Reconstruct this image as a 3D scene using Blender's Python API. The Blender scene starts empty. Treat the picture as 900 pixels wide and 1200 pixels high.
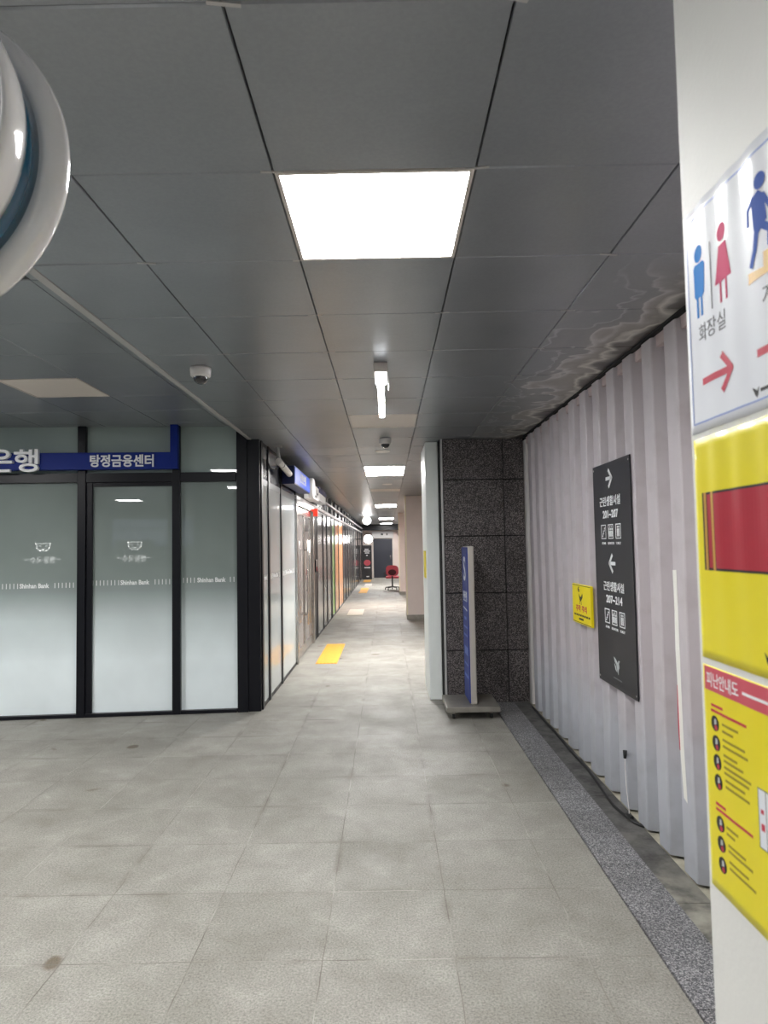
import bpy, bmesh, math, random
from mathutils import Matrix, Vector
from math import sin, cos, pi, radians, atan
random.seed(7)
scene = bpy.context.scene
COL = scene.collection

# ------------------------------------------------------------------ camera, world, exposure
CAMZ = 1.64
cam_data = bpy.data.cameras.new('camera')
cam_data.sensor_fit = 'AUTO'; cam_data.sensor_width = 36.0
cam_data.lens = 775.0 / 1200.0 * 36.0
cam_data.clip_start = 0.02; cam_data.clip_end = 200
cam_data.dof.use_dof = True; cam_data.dof.focus_distance = 7.0; cam_data.dof.aperture_fstop = 8.5
cam = bpy.data.objects.new('camera', cam_data); COL.objects.link(cam)
cam.matrix_world = (Matrix.Translation((0, 0, CAMZ)) @ Matrix.Rotation(3 / 775, 4, 'Z')
                    @ Matrix.Rotation(pi / 2 + atan(40 / 775), 4, 'X') @ Matrix.Rotation(-radians(1.0), 4, 'Z'))
scene.camera = cam
w = bpy.data.worlds.new('evening_sky'); scene.world = w; w.use_nodes = True
w.node_tree.nodes['Background'].inputs[0].default_value = (0.62, 0.72, 0.9, 1)
w.node_tree.nodes['Background'].inputs[1].default_value = 0.6
scene.view_settings.view_transform = 'Standard'
scene.view_settings.look = 'None'
scene.view_settings.gamma = 1.0
scene.view_settings.use_curve_mapping = False
scene.view_settings.exposure = 0.0
L_PANEL = 46.0      # radiance of the lit ceiling panels
scene.cycles.max_bounces = 10
scene.cycles.diffuse_bounces = 5
scene.cycles.sample_clamp_indirect = 6.0

# ------------------------------------------------------------------ materials
def srgb(r, g, b):
    f = lambda c: ((c / 255) / 12.92 if c / 255 <= 0.04045 else ((c / 255 + 0.055) / 1.055) ** 2.4)
    return (f(r), f(g), f(b), 1)

def mat(name, col, rough=0.5, metal=0.0, noise=0.0, nscale=20.0, bump=0.0, bscale=80.0, coat=0.0, emit=None, es=0.0, spec=0.5):
    col = tuple(col[:3]) + (1,)
    m = bpy.data.materials.new(name); m.use_nodes = True
    nt = m.node_tree; b = nt.nodes['Principled BSDF']
    b.inputs['Base Color'].default_value = col
    b.inputs['Roughness'].default_value = rough
    b.inputs['Metallic'].default_value = metal
    b.inputs['Specular IOR Level'].default_value = spec
    if coat:
        b.inputs['Coat Weight'].default_value = coat; b.inputs['Coat Roughness'].default_value = 0.03
    if emit:
        b.inputs['Emission Color'].default_value = emit; b.inputs['Emission Strength'].default_value = es
    if noise:
        tc = nt.nodes.new('ShaderNodeTexCoord'); n = nt.nodes.new('ShaderNodeTexNoise')
        n.inputs['Scale'].default_value = nscale; n.inputs['Detail'].default_value = 5
        nt.links.new(tc.outputs['Object'], n.inputs['Vector'])
        r = nt.nodes.new('ShaderNodeValToRGB')
        r.color_ramp.elements[0].position = 0.3; r.color_ramp.elements[1].position = 0.7
        r.color_ramp.elements[0].color = tuple(c * (1 - noise) for c in col[:3]) + (1,)
        r.color_ramp.elements[1].color = tuple(min(1, c * (1 + noise)) for c in col[:3]) + (1,)
        nt.links.new(n.outputs['Fac'], r.inputs['Fac']); nt.links.new(r.outputs['Color'], b.inputs['Base Color'])
    if bump:
        tc = nt.nodes.new('ShaderNodeTexCoord'); n = nt.nodes.new('ShaderNodeTexNoise')
        n.inputs['Scale'].default_value = bscale; n.inputs['Detail'].default_value = 3
        nt.links.new(tc.outputs['Object'], n.inputs['Vector'])
        bp = nt.nodes.new('ShaderNodeBump'); bp.inputs['Strength'].default_value = bump; bp.inputs['Distance'].default_value = 0.01
        nt.links.new(n.outputs['Fac'], bp.inputs['Height']); nt.links.new(bp.outputs['Normal'], b.inputs['Normal'])
    return m

class NT:
    """tiny node helper"""
    def __init__(s, m): s.nt = m.node_tree; s.b = s.nt.nodes['Principled BSDF']
    def n(s, t, **k):
        x = s.nt.nodes.new(t)
        for a, v in k.items(): setattr(x, a, v)
        return x
    def l(s, a, b): s.nt.links.new(a, b)
    def math(s, op, a, b=None, clamp=False):
        x = s.n('ShaderNodeMath', operation=op); x.use_clamp = clamp
        for i, v in enumerate((a, b)):
            if v is None: continue
            if isinstance(v, (int, float)): x.inputs[i].default_value = v
            else: s.l(v, x.inputs[i])
        return x.outputs[0]
    def noise(s, vec, scale, detail=4, rough=0.5, dist=0.0):
        x = s.n('ShaderNodeTexNoise'); x.inputs['Scale'].default_value = scale; x.inputs['Detail'].default_value = detail
        x.inputs['Roughness'].default_value = rough; x.inputs['Distortion'].default_value = dist
        s.l(vec, x.inputs['Vector']); return x.outputs['Fac']
    def ramp(s, fac, els):
        x = s.n('ShaderNodeValToRGB'); r = x.color_ramp
        while len(r.elements) < len(els): r.elements.new(0.5)
        for e, (p, c) in zip(r.elements, els):
            e.position = p; e.color = c if len(c) == 4 else tuple(c) + (1,)
        s.l(fac, x.inputs['Fac']); return x.outputs['Color']
    def mix(s, fac, a, b, mode='MIX'):
        x = s.n('ShaderNodeMix', data_type='RGBA', blend_type=mode)
        for i, v in ((0, fac), (6, a), (7, b)):
            if isinstance(v, (int, float)): x.inputs[i].default_value = v
            elif isinstance(v, tuple): x.inputs[i].default_value = v
            else: s.l(v, x.inputs[i])
        return x.outputs[2]
    def maprange(s, v, a, b, c=0.0, d=1.0):
        x = s.n('ShaderNodeMapRange', interpolation_type='SMOOTHSTEP')
        s.l(v, x.inputs[0])
        for i, q in enumerate((a, b, c, d)): x.inputs[i + 1].default_value = q
        return x.outputs[0]

def floor_mat():
    m = mat('flamed_stone_paving', (0.4, 0.4, 0.38, 1), 0.62); N = NT(m)
    tc = N.n('ShaderNodeTexCoord'); o = tc.outputs['Object']
    mp = N.n('ShaderNodeMapping'); mp.inputs['Location'].default_value = (-0.247, -2.72, 0); N.l(o, mp.inputs['Vector'])
    br = N.n('ShaderNodeTexBrick', offset=0.0, squash=1.0)
    br.inputs['Scale'].default_value = 1; br.inputs['Brick Width'].default_value = 0.525; br.inputs['Row Height'].default_value = 0.525
    br.inputs['Mortar Size'].default_value = 0.0025; br.inputs['Mortar Smooth'].default_value = 0.3; br.inputs['Bias'].default_value = 0
    br.inputs['Color1'].default_value = (0.0, 0.0, 0.0, 1); br.inputs['Color2'].default_value = (1, 1, 1, 1); br.inputs['Mortar'].default_value = (0.5, 0.5, 0.5, 1)
    nz = N.n('ShaderNodeTexNoise'); nz.inputs['Scale'].default_value = 5; N.l(o, nz.inputs['Vector'])
    va = N.n('ShaderNodeVectorMath', operation='MULTIPLY_ADD'); N.l(nz.outputs['Color'], va.inputs[0]); va.inputs[1].default_value = (0.012, 0.012, 0); N.l(mp.outputs['Vector'], va.inputs[2])
    N.l(va.outputs[0], br.inputs['Vector'])
    tone = N.ramp(br.outputs['Color'], [(0, (0.288, 0.276, 0.247)), (1, (0.328, 0.316, 0.286))])
    blot = N.ramp(N.noise(o, 1.6, 6, 0.6, 0.6), [(0.25, (0.80, 0.79, 0.77)), (0.52, (0.98, 0.98, 0.97)), (0.75, (1.14, 1.14, 1.14))])
    c = N.mix(1.0, tone, blot, 'MULTIPLY')
    blot2 = N.ramp(N.noise(o, 4.5, 5, 0.65, 0.3), [(0.28, (0.84, 0.83, 0.81)), (0.60, (1.03, 1.03, 1.03)), (0.74, (1.22, 1.22, 1.22))])
    c = N.mix(1.0, c, blot2, 'MULTIPLY')
    spec = N.ramp(N.noise(o, 110, 3, 0.8), [(0.34, (0.50, 0.50, 0.50)), (0.5, (1.0, 1.0, 1.0)), (0.66, (1.4, 1.4, 1.4))])
    c = N.mix(0.8, c, spec, 'MULTIPLY')
    spot = N.ramp(N.noise(o, 3.1, 1, 0.3), [(0.765, (1, 1, 1)), (0.79, (0.5, 0.42, 0.34))])
    c = N.mix(1.0, c, spot, 'MULTIPLY')
    jn = N.noise(o, 2.9, 4)
    near = N.n('ShaderNodeTexBrick', offset=0.0, squash=1.0)
    for k_, v_ in (('Scale', 1), ('Brick Width', 0.525), ('Row Height', 0.525), ('Mortar Size', 0.035), ('Mortar Smooth', 1.0)): near.inputs[k_].default_value = v_
    N.l(va.outputs[0], near.inputs['Vector'])
    grime = N.math('MULTIPLY', near.outputs['Fac'], N.maprange(N.noise(o, 1.9, 5, 0.65), 0.48, 0.66, 0.0, 0.55))
    c = N.mix(grime, c, (0.15, 0.135, 0.11, 1))
    jcol = N.ramp(jn, [(0.36, (0.11, 0.095, 0.075)), (0.5, (0.20, 0.185, 0.155)), (0.62, (0.42, 0.40, 0.36))])
    c = N.mix(N.math('MULTIPLY', br.outputs['Fac'], 0.85), c, jcol)
    N.l(c, N.b.inputs['Base Color'])
    rg = N.ramp(N.noise(o, 2.5, 4), [(0.3, (0.5, 0.5, 0.5)), (0.7, (0.72, 0.72, 0.72))]); N.l(rg, N.b.inputs['Roughness'])
    h = N.math('SUBTRACT', N.math('MULTIPLY', N.noise(o, 160, 3), 0.35), br.outputs['Fac'])
    bp = N.n('ShaderNodeBump'); bp.inputs['Strength'].default_value = 0.35; bp.inputs['Distance'].default_value = 0.004
    N.l(h, bp.inputs['Height']); N.l(bp.outputs['Normal'], N.b.inputs['Normal'])
    return m

def granite(name, lo, mid, hi, scale=150, rough=0.35, bump=0.0, jointlen=None):
    m = mat(name, mid, rough); N = NT(m)
    tc = N.n('ShaderNodeTexCoord'); o = tc.outputs['Object']
    v = N.n('ShaderNodeTexVoronoi'); v.inputs['Scale'].default_value = scale; N.l(o, v.inputs['Vector'])
    sep = N.n('ShaderNodeSeparateColor'); N.l(v.outputs['Color'], sep.inputs[0])
    c = N.ramp(sep.outputs[0], [(0.1, lo), (0.55, mid), (0.97, hi)])
    bl = N.ramp(N.noise(o, 3.0, 4), [(0.3, (0.75, 0.74, 0.73)), (0.7, (1.15, 1.15, 1.15))])
    c = N.mix(1.0, c, bl, 'MULTIPLY'); N.l(c, N.b.inputs['Base Color'])
    if bump:
        bp = N.n('ShaderNodeBump'); bp.inputs['Strength'].default_value = bump; bp.inputs['Distance'].default_value = 0.004
        N.l(sep.outputs[1], bp.inputs['Height']); N.l(bp.outputs['Normal'], N.b.inputs['Normal'])
    return m

def ceiling_mat():
    m = mat('grey_metal_ceiling_panel', srgb(118, 122, 126), 0.33, 0.55); N = NT(m)
    tc = N.n('ShaderNodeTexCoord'); o = tc.outputs['Object']
    sp = N.n('ShaderNodeSeparateXYZ'); N.l(o, sp.inputs[0])
    base = N.ramp(N.noise(o, 3.0, 3), [(0.3, (0.285, 0.303, 0.323)), (0.7, (0.315, 0.333, 0.353))])
    fine = N.ramp(N.noise(o, 90, 2), [(0.35, (0.97, 0.97, 0.97)), (0.65, (1.03, 1.03, 1.03))])
    base = N.mix(1.0, base, fine, 'MULTIPLY')
    # water stain creeping in from the corrugated wall, with pale tide marks
    wob = N.noise(o, 2.3, 3, 0.55, 0.4)
    front = N.math('ADD', sp.outputs[0], N.math('MULTIPLY', wob, 0.95))
    yg = N.maprange(sp.outputs[1], 2.4, 3.2)
    yh = N.maprange(sp.outputs[1], 7.3, 7.0)
    zone = N.math('MULTIPLY', yg, yh)
    stain = N.ramp(N.maprange(front, 1.25, 2.05), [(0.0, (1, 1, 1)), (0.22, (1.0, 0.99, 0.98)), (0.245, (1.6, 1.55, 1.5)), (0.28, (0.95, 0.92, 0.9)),
                                (0.46, (1.05, 1.0, 0.96)), (0.50, (2.1, 1.95, 1.8)), (0.60, (1.35, 1.22, 1.1)), (0.72, (1.1, 0.98, 0.85)), (0.80, (2.4, 2.2, 1.9)), (0.90, (0.55, 0.48, 0.42)), (1.0, (0.2, 0.17, 0.15))])
    st = N.mix(1.0, base, stain, 'MULTIPLY')
    c = N.mix(zone, base, st); N.l(c, N.b.inputs['Base Color'])
    met = N.math('SUBTRACT', 0.5, N.math('MULTIPLY', zone, N.maprange(front, 1.3, 1.8, 0, 0.35))); N.l(met, N.b.inputs['Metallic'])
    bp = N.n('ShaderNodeBump'); bp.inputs['Strength'].default_value = 0.12; bp.inputs['Distance'].default_value = 0.02
    N.l(N.noise(o, 5.0, 2), bp.inputs['Height']); N.l(bp.outputs['Normal'], N.b.inputs['Normal'])
    return m

def film_mat(name, stops, coat_ior=1.7, rough=0.6, crough=0.015):
    """glass pane with a printed gradient film, clear at the top and frosted below (object z in metres)"""
    m = mat(name, (0.3, 0.33, 0.33, 1), rough); N = NT(m)
    tc = N.n('ShaderNodeTexCoord'); o = tc.outputs['Object']
    sp = N.n('ShaderNodeSeparateXYZ'); N.l(o, sp.inputs[0])
    t = N.math('DIVIDE', sp.outputs[2], 3.0)
    c = N.ramp(t, [(z / 3.0, col) for z, col in stops])
    mott = N.ramp(N.noise(o, 1.7, 3), [(0.3, (0.93, 0.93, 0.93)), (0.7, (1.05, 1.05, 1.05))])
    c = N.mix(1.0, c, mott, 'MULTIPLY'); N.l(c, N.b.inputs['Base Color'])
    N.b.inputs['Specular IOR Level'].default_value = 0.2
    N.b.inputs['Coat Weight'].default_value = 1.0; N.b.inputs['Coat Roughness'].default_value = crough; N.b.inputs['Coat IOR'].default_value = coat_ior
    return m

def sheet_mat():
    m = mat('white_corrugated_steel', srgb(205, 202, 205), 0.42); N = NT(m)
    tc = N.n('ShaderNodeTexCoord'); o = tc.outputs['Object']
    sp = N.n('ShaderNodeSeparateXYZ'); N.l(o, sp.inputs[0])
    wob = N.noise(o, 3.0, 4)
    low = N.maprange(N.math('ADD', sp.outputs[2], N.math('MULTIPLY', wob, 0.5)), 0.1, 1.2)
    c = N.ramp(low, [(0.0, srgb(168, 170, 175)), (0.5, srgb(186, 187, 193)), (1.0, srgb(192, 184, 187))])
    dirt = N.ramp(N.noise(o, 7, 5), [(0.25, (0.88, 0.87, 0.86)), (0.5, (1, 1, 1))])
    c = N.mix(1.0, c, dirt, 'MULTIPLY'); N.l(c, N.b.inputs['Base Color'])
    return m

M = {}
M['floor'] = floor_mat()
M['kerb'] = granite('speckled_kerb_granite', (0.06, 0.06, 0.066), (0.17, 0.17, 0.178), (0.44, 0.43, 0.43), 210, 0.55, 0.3)
M['gutter'] = mat('stained_gutter_concrete', (0.14, 0.138, 0.13, 1), 0.7, bump=0.3, bscale=60)
_N = NT(M['gutter']); _o = _N.n('ShaderNodeTexCoord').outputs['Object']; _s = _N.n('ShaderNodeSeparateXYZ'); _N.l(_o, _s.inputs[0])
_g = _N.ramp(_N.noise(_o, 7, 6, 0.7), [(0.35, (0.05, 0.048, 0.046)), (0.6, (0.13, 0.125, 0.118))])
_p = _N.ramp(_N.noise(_o, 5, 5, 0.6), [(0.35, (0.09, 0.085, 0.075)), (0.5, (0.30, 0.285, 0.235)), (0.7, (0.42, 0.40, 0.34))])
_N.l(_N.mix(_N.maprange(_N.math('ADD', _s.outputs[1], _N.math('MULTIPLY', _N.noise(_o, 3, 4), 1.6)), 4.6, 3.7), _g, _p), _N.b.inputs['Base Color'])
M['rubble'] = mat('pale_mortar', srgb(176, 170, 152), 0.85, noise=0.3, nscale=9, bump=0.5)
M['granite'] = granite('dark_brown_granite', (0.014, 0.012, 0.012), (0.05, 0.042, 0.041), (0.30, 0.265, 0.26), 170, 0.5)
M['ceiling'] = ceiling_mat()
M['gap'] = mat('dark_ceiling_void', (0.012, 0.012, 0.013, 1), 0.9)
M['trim'] = mat('aluminium_edge_trim', srgb(186, 184, 182), 0.45, 0.2)
M['panel_frame'] = mat('cream_light_frame', srgb(214, 206, 198), 0.5)
M['lit'] = mat('lit_diffuser', (1, 1, 1, 1), 0.4, emit=(1.0, 0.995, 0.985, 1), es=L_PANEL)
M['lit_far'] = mat('lit_far_diffuser', (1, 1, 1, 1), 0.4, emit=(1.0, 0.985, 0.965, 1), es=L_PANEL * 1.9)
M['unlit'] = mat('unlit_diffuser', srgb(226, 216, 206), 0.4)
M['led'] = mat('led_tube_glow', (1, 1, 1, 1), 0.4, emit=(0.95, 0.975, 1, 1), es=170)
M['led_cap'] = mat('led_end_cap_glow', (1, 1, 1, 1), 0.4, emit=(0.97, 0.98, 1, 1), es=4)
M['lit_fill'] = mat('added_fill_diffuser', (1, 1, 1, 1), 0.4, emit=(1, 0.99, 0.98, 1), es=45)  # for the added fill panel behind the viewpoint
M['globe'] = mat('lit_globe', (1, 1, 1, 1), 0.4, emit=(1, 0.98, 0.95, 1), es=16)
M['black_alu'] = mat('black_aluminium_frame', (0.006, 0.0065, 0.010, 1), 0.36, 0.0, spec=0.25)
M['black_matte'] = mat('dark_cladding', (0.010, 0.0105, 0.013, 1), 0.42, 0.0, spec=0.25)
M['steel'] = mat('brushed_stainless_steel', srgb(190, 186, 182), 0.22, 1.0, noise=0.1, nscale=30)
M['satin'] = mat('satin_aluminium_rail', srgb(196, 194, 196), 0.45, 0.6)
M['glass_low'] = film_mat('frosted_gradient_glass', [(0.0, (0.86, 0.94, 0.96)), (0.55, (0.84, 0.93, 0.95)), (0.95, (0.62, 0.70, 0.70)), (1.24, (0.30, 0.35, 0.34)), (1.36, (0.25, 0.295, 0.28)), (2.4, (0.21, 0.25, 0.235)), (2.95, (0.21, 0.25, 0.235))])
M['glass_up'] = film_mat('frosted_fanlight_glass', [(0, (0.33, 0.40, 0.375)), (3.0, (0.33, 0.40, 0.375))], 1.5)
M['glass_mid'] = film_mat('pale_corridor_glass', [(0, (0.72, 0.78, 0.78)), (0.9, (0.66, 0.74, 0.74)), (1.3, (0.40, 0.43, 0.44)), (3.0, (0.30, 0.33, 0.34))], 1.5, 0.6, 0.05)
M['glass_grey'] = film_mat('grey_shop_glass', [(0, (0.30, 0.31, 0.28)), (1.2, (0.22, 0.22, 0.21)), (3.0, (0.15, 0.155, 0.155))], 1.35, 0.6, 0.16)
M['glass_dark'] = film_mat('dark_shop_glass', [(0, (0.05, 0.055, 0.07)), (3.0, (0.03, 0.034, 0.045))], 1.3, 0.6, 0.16)
M['glass_door'] = film_mat('door_glass', [(0, (0.24, 0.22, 0.21)), (1.0, (0.22, 0.19, 0.18)), (3.0, (0.2, 0.19, 0.185))], 1.6)
M['glass_green'] = film_mat('green_film_glass', [(0, (0.28, 0.55, 0.10)), (3.0, (0.36, 0.66, 0.16))], 1.2, 0.6, 0.16)
M['glass_orange'] = film_mat('orange_film_glass', [(0, (0.75, 0.40, 0.20)), (1.3, (0.72, 0.34, 0.15)), (3.0, (0.62, 0.24, 0.10))], 1.2, 0.6, 0.16)
M['blue'] = mat('royal_blue_sign', srgb(17, 42, 126), 0.5, spec=0.2)
M['navy'] = mat('navy_sign_side', srgb(16, 30, 84), 0.4)
M['lit_blue'] = mat('backlit_blue_face', srgb(30, 60, 150), 0.35, emit=srgb(50, 90, 205), es=0.5)
M['lit_white'] = mat('backlit_white_face', (0.45, 0.44, 0.43, 1), 0.5, emit=(1, 0.98, 0.97, 1), es=0.16, spec=0.2)
M['white_letter'] = mat('white_channel_letter', srgb(246, 247, 248), 0.45)
M['white_decal'] = mat('white_vinyl', srgb(236, 238, 238), 0.5)
M['grey_decal'] = mat('translucent_white_vinyl', srgb(190, 196, 196), 0.5)
M['sheet'] = sheet_mat()
M['capping'] = mat('pinkish_wall_cap', srgb(196, 178, 176), 0.6, noise=0.15, nscale=12)
M['white_paint'] = mat('white_painted_wall', srgb(225, 224, 218), 0.6, noise=0.04, nscale=3, bump=0.05, bscale=120)
M['column'] = mat('white_column_paint', srgb(243, 247, 243), 0.5, noise=0.03, nscale=4)
M['beige'] = mat('warm_grey_column_paint', srgb(222, 208, 202), 0.6, noise=0.04, nscale=3)
M['cream_edge'] = mat('lit_edge_cream', srgb(232, 224, 196), 0.5)
M['dark_sign'] = mat('charcoal_sign_board', srgb(42, 42, 46), 0.42, noise=0.12, nscale=6)
M['ink'] = mat('black_ink', (0.012, 0.012, 0.012, 1), 0.5)
M['grey_ink'] = mat('grey_ink', srgb(96, 98, 102), 0.5)
M['dark_yellow_ink'] = mat('olive_small_print', srgb(150, 132, 30), 0.5)
M['paper'] = mat('laminated_white_poster', srgb(230, 232, 237), 0.5, coat=0.2, spec=0.35)
M['yellow'] = mat('laminated_yellow_poster', srgb(236, 220, 20), 0.45, coat=0.25)
M['yellow_sign'] = mat('yellow_sign_sheet', srgb(240, 220, 16), 0.45)
M['red_ink'] = mat('red_print', srgb(196, 44, 70), 0.45)
M['crimson'] = mat('crimson_print', srgb(178, 30, 52), 0.4, coat=0.4)
M['rose'] = mat('rose_header', srgb(206, 84, 98), 0.45)
M['pink_ink'] = mat('pink_pictogram', srgb(222, 96, 130), 0.75, spec=0.12)
M['blue_ink'] = mat('blue_pictogram', srgb(56, 140, 218), 0.75, spec=0.12)
M['indigo_ink'] = mat('indigo_pictogram', srgb(86, 112, 188), 0.75, spec=0.12)
M['line_ink'] = mat('thin_blue_border', srgb(140, 160, 214), 0.45)
M['ochre'] = mat('ochre_print', srgb(226, 178, 80), 0.45)
M['gold'] = mat('gold_band', srgb(198, 152, 62), 0.45)
M['gloss_white'] = mat('glossy_white_acrylic', srgb(252, 250, 248), 0.12, coat=1.0)
M['teal'] = mat('teal_blue_acrylic', srgb(24, 92, 122), 0.15, coat=1.0)
M['taupe'] = mat('taupe_sign_face', srgb(128, 112, 110), 0.4)
M['plastic_white'] = mat('white_plastic', srgb(226, 222, 218), 0.4)
M['lens'] = mat('dark_dome_lens', (0.01, 0.01, 0.012, 1), 0.08, coat=1.0)
M['red_box'] = mat('red_alarm_plastic', srgb(226, 48, 18), 0.4)
M['tactile'] = mat('yellow_tactile_paving', srgb(226, 165, 56), 0.6, noise=0.08, nscale=14)
M['mat'] = mat('pale_doormat', srgb(206, 200, 190), 0.8)
M['rubber'] = mat('black_rubber', (0.016, 0.016, 0.016, 1), 0.6)
M['chair_red'] = mat('dusty_red_fabric', srgb(200, 84, 96), 0.85, noise=0.1, nscale=60)
M['chair_dark'] = mat('dark_red_mesh', srgb(84, 36, 40), 0.8)
M['door_dark'] = mat('dark_navy_door', srgb(38, 42, 54), 0.4)
M['base_grey'] = mat('brushed_base_plate', srgb(150, 146, 138), 0.4, 0.5, noise=0.1, nscale=12)
M['board_edge'] = mat('silver_edge_profile', srgb(196, 190, 182), 0.35, 0.4)
M['stand_blue'] = mat('blue_banner_face', srgb(36, 58, 140), 0.4)
M['soft_blue_ink'] = mat('pale_blue_print', srgb(120, 140, 205), 0.45)
M['tape'] = mat('off_white_tape', srgb(236, 234, 226), 0.6)
M['dusk'] = mat('dusk_lit_window', (0.1, 0.11, 0.13, 1), 0.5, emit=(0.5, 0.6, 0.8, 1), es=0.55)
M['shopfront'] = mat('dark_opposite_cladding', (0.05, 0.055, 0.05, 1), 0.6)
M['decal_glow'] = mat('glow_added_decal', (1, 1, 1, 1), 0.5, emit=(1, 1, 0.97, 1), es=5.0)  # glow added so the window decals show up in the bank glass

# ------------------------------------------------------------------ builders
def tag(o, label=None, cat=None, group=None, kind=None):
    if label: o['label'] = label
    if cat: o['category'] = cat
    if group: o['group'] = group
    if kind: o['kind'] = kind
    return o

def empty(name, loc, **k):
    o = bpy.data.objects.new(name, None); o.location = loc; o.empty_display_size = 0.1
    COL.objects.link(o); return tag(o, **k)

class MB:
    """collects shapes in world metres; build() links them as one mesh object"""
    def __init__(s): s.bm = bmesh.new()
    def box(s, x0, x1, y0, y1, z0, z1, bev=0.0, mtx=None):
        vs = [(x, y, z) for x in (x0, x1) for y in (y0, y1) for z in (z0, z1)]
        t = bmesh.new(); v = [t.verts.new(p) for p in vs]
        for f in ((0, 1, 3, 2), (4, 6, 7, 5), (0, 4, 5, 1), (2, 3, 7, 6), (0, 2, 6, 4), (1, 5, 7, 3)): t.faces.new([v[i] for i in f])
        if bev: bmesh.ops.bevel(t, geom=list(t.edges), offset=bev, segments=2, affect='EDGES', profile=0.5)
        s.add(t, mtx); return s
    def add(s, t, mtx=None):
        if mtx is not None: bmesh.ops.transform(t, matrix=mtx, verts=t.verts)
        me = bpy.data.meshes.new('tmp'); t.to_mesh(me); t.free(); s.bm.from_mesh(me); bpy.data.meshes.remove(me)
    def lathe(s, prof, mtx=None, seg=48, close=True):
        """prof: (r, h) revolved about local z"""
        t = bmesh.new(); rings = []
        for r, h in prof:
            rings.append([t.verts.new((r * cos(2 * pi * i / seg), r * sin(2 * pi * i / seg), h)) for i in range(seg)] if r > 1e-6 else [t.verts.new((0, 0, h))])
        for a, b in zip(rings, rings[1:]):
            for i in range(seg):
                j = (i + 1) % seg
                if len(a) == 1 and len(b) == 1: continue
                if len(a) == 1: f = [a[0], b[i], b[j]]
                elif len(b) == 1: f = [a[i], a[j], b[0]]
                else: f = [a[i], a[j], b[j], b[i]]
                t.faces.new(f)
        for f in t.faces: f.smooth = True
        bmesh.ops.recalc_face_normals(t, faces=t.faces)
        s.add(t, mtx); return s
    def cyl(s, p, q, r, r2=None, seg=20):
        p, q = Vector(p), Vector(q); d = q - p
        m = Matrix.Translation(p) @ d.to_track_quat('Z', 'Y').to_matrix().to_4x4()
        r2 = r if r2 is None else r2; h = d.length; e = min(r, r2, h) * 0.12
        return s.lathe([(0, 0), (r - e, 0), (r, e), (r2, h - e), (r2 - e, h), (0, h)], m, seg)
    def tube(s, pts, r, seg=10):
        pts = [Vector(p) for p in pts]; t = bmesh.new(); rings = []
        for i, p in enumerate(pts):
            d = (pts[min(i + 1, len(pts) - 1)] - pts[max(i - 1, 0)]).normalized()
            q = d.to_track_quat('Z', 'Y')
            rings.append([t.verts.new(p + q @ Vector((r * cos(2 * pi * k / seg), r * sin(2 * pi * k / seg), 0))) for k in range(seg)])
        for a, b in zip(rings, rings[1:]):
            for k in range(seg): t.faces.new((a[k], a[(k + 1) % seg], b[(k + 1) % seg], b[k]))
        t.faces.new(rings[0][::-1]); t.faces.new(rings[-1])
        for f in t.faces: f.smooth = True
        s.add(t); return s
    def prism(s, pts, z0, z1, mtx=None):
        """2-D outline (x, y) pulled from z0 to z1"""
        t = bmesh.new()
        a = [t.verts.new((x, y, z0)) for x, y in pts]; b = [t.verts.new((x, y, z1)) for x, y in pts]
        n = len(pts); t.faces.new(a[::-1]); t.faces.new(b)
        for i in range(n): t.faces.new((a[i], a[(i + 1) % n], b[(i + 1) % n], b[i]))
        bmesh.ops.recalc_face_normals(t, faces=t.faces)
        s.add(t, mtx); return s
    def disc2(s, cx, cy, r, z0, z1, mtx=None, n=24, ry=None):
        ry = ry or r
        return s.prism([(cx + r * cos(2 * pi * i / n), cy + ry * sin(2 * pi * i / n)) for i in range(n)], z0, z1, mtx)
    def stroke(s, pts, wd, z0, z1, mtx=None):
        for (x0, y0), (x1, y1) in zip(pts, pts[1:]):
            d = Vector((x1 - x0, y1 - y0)); L = d.length; d /= L; nx, ny = -d.y * wd / 2, d.x * wd / 2
            s.prism([(x0 + nx, y0 + ny), (x0 - nx, y0 - ny), (x1 - nx, y1 - ny), (x1 + nx, y1 + ny)], z0, z1, mtx)
        for (x, y) in pts[1:-1]: s.disc2(x, y, wd / 2, z0, z1, mtx, 12)
        return s
    def text(s, body, x, y, wd, ht, depth, mtx, bold=0.0, z0=0.0):
        """lettering fitted into a box wd x ht whose lower left corner is x, y"""
        c = bpy.data.curves.new('lettering', 'FONT'); c.body = body; c.size = 1.0; c.offset = bold; c.extrude = 0.5; c.resolution_u = 3
        o = bpy.data.objects.new('lettering', c); COL.objects.link(o)
        dg = bpy.context.evaluated_depsgraph_get(); dg.update()
        me = bpy.data.meshes.new_from_object(o.evaluated_get(dg))
        bpy.data.objects.remove(o); bpy.data.curves.remove(c)
        t = bmesh.new(); t.from_mesh(me); bpy.data.meshes.remove(me)
        xs = [v.co.x for v in t.verts]; ys = [v.co.y for v in t.verts]
        a, b, cc, d = min(xs), max(xs), min(ys), max(ys)
        for v in t.verts:
            v.co = Vector((x + (v.co.x - a) / (b - a) * wd, y + (v.co.y - cc) / (d - cc) * ht, z0 + (v.co.z + 0.5) * depth))
        s.add(t, mtx); return s
    def build(s, name, m, parent=None, label=None, cat=None, group=None, kind=None, smooth=False, loc=None):
        me = bpy.data.meshes.new(name); s.bm.to_mesh(me); s.bm.free()
        if smooth:
            for p in me.polygons: p.use_smooth = True
        me.materials.append(m)
        o = bpy.data.objects.new(name, me); COL.objects.link(o)
        if parent is not None:
            o.parent = parent   # mesh data is in world metres; an Empty parent carries the thing's base point
            if parent.type == 'EMPTY': o.matrix_parent_inverse = Matrix.Translation(-parent.location)
        return tag(o, label, cat, group, kind)

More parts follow.
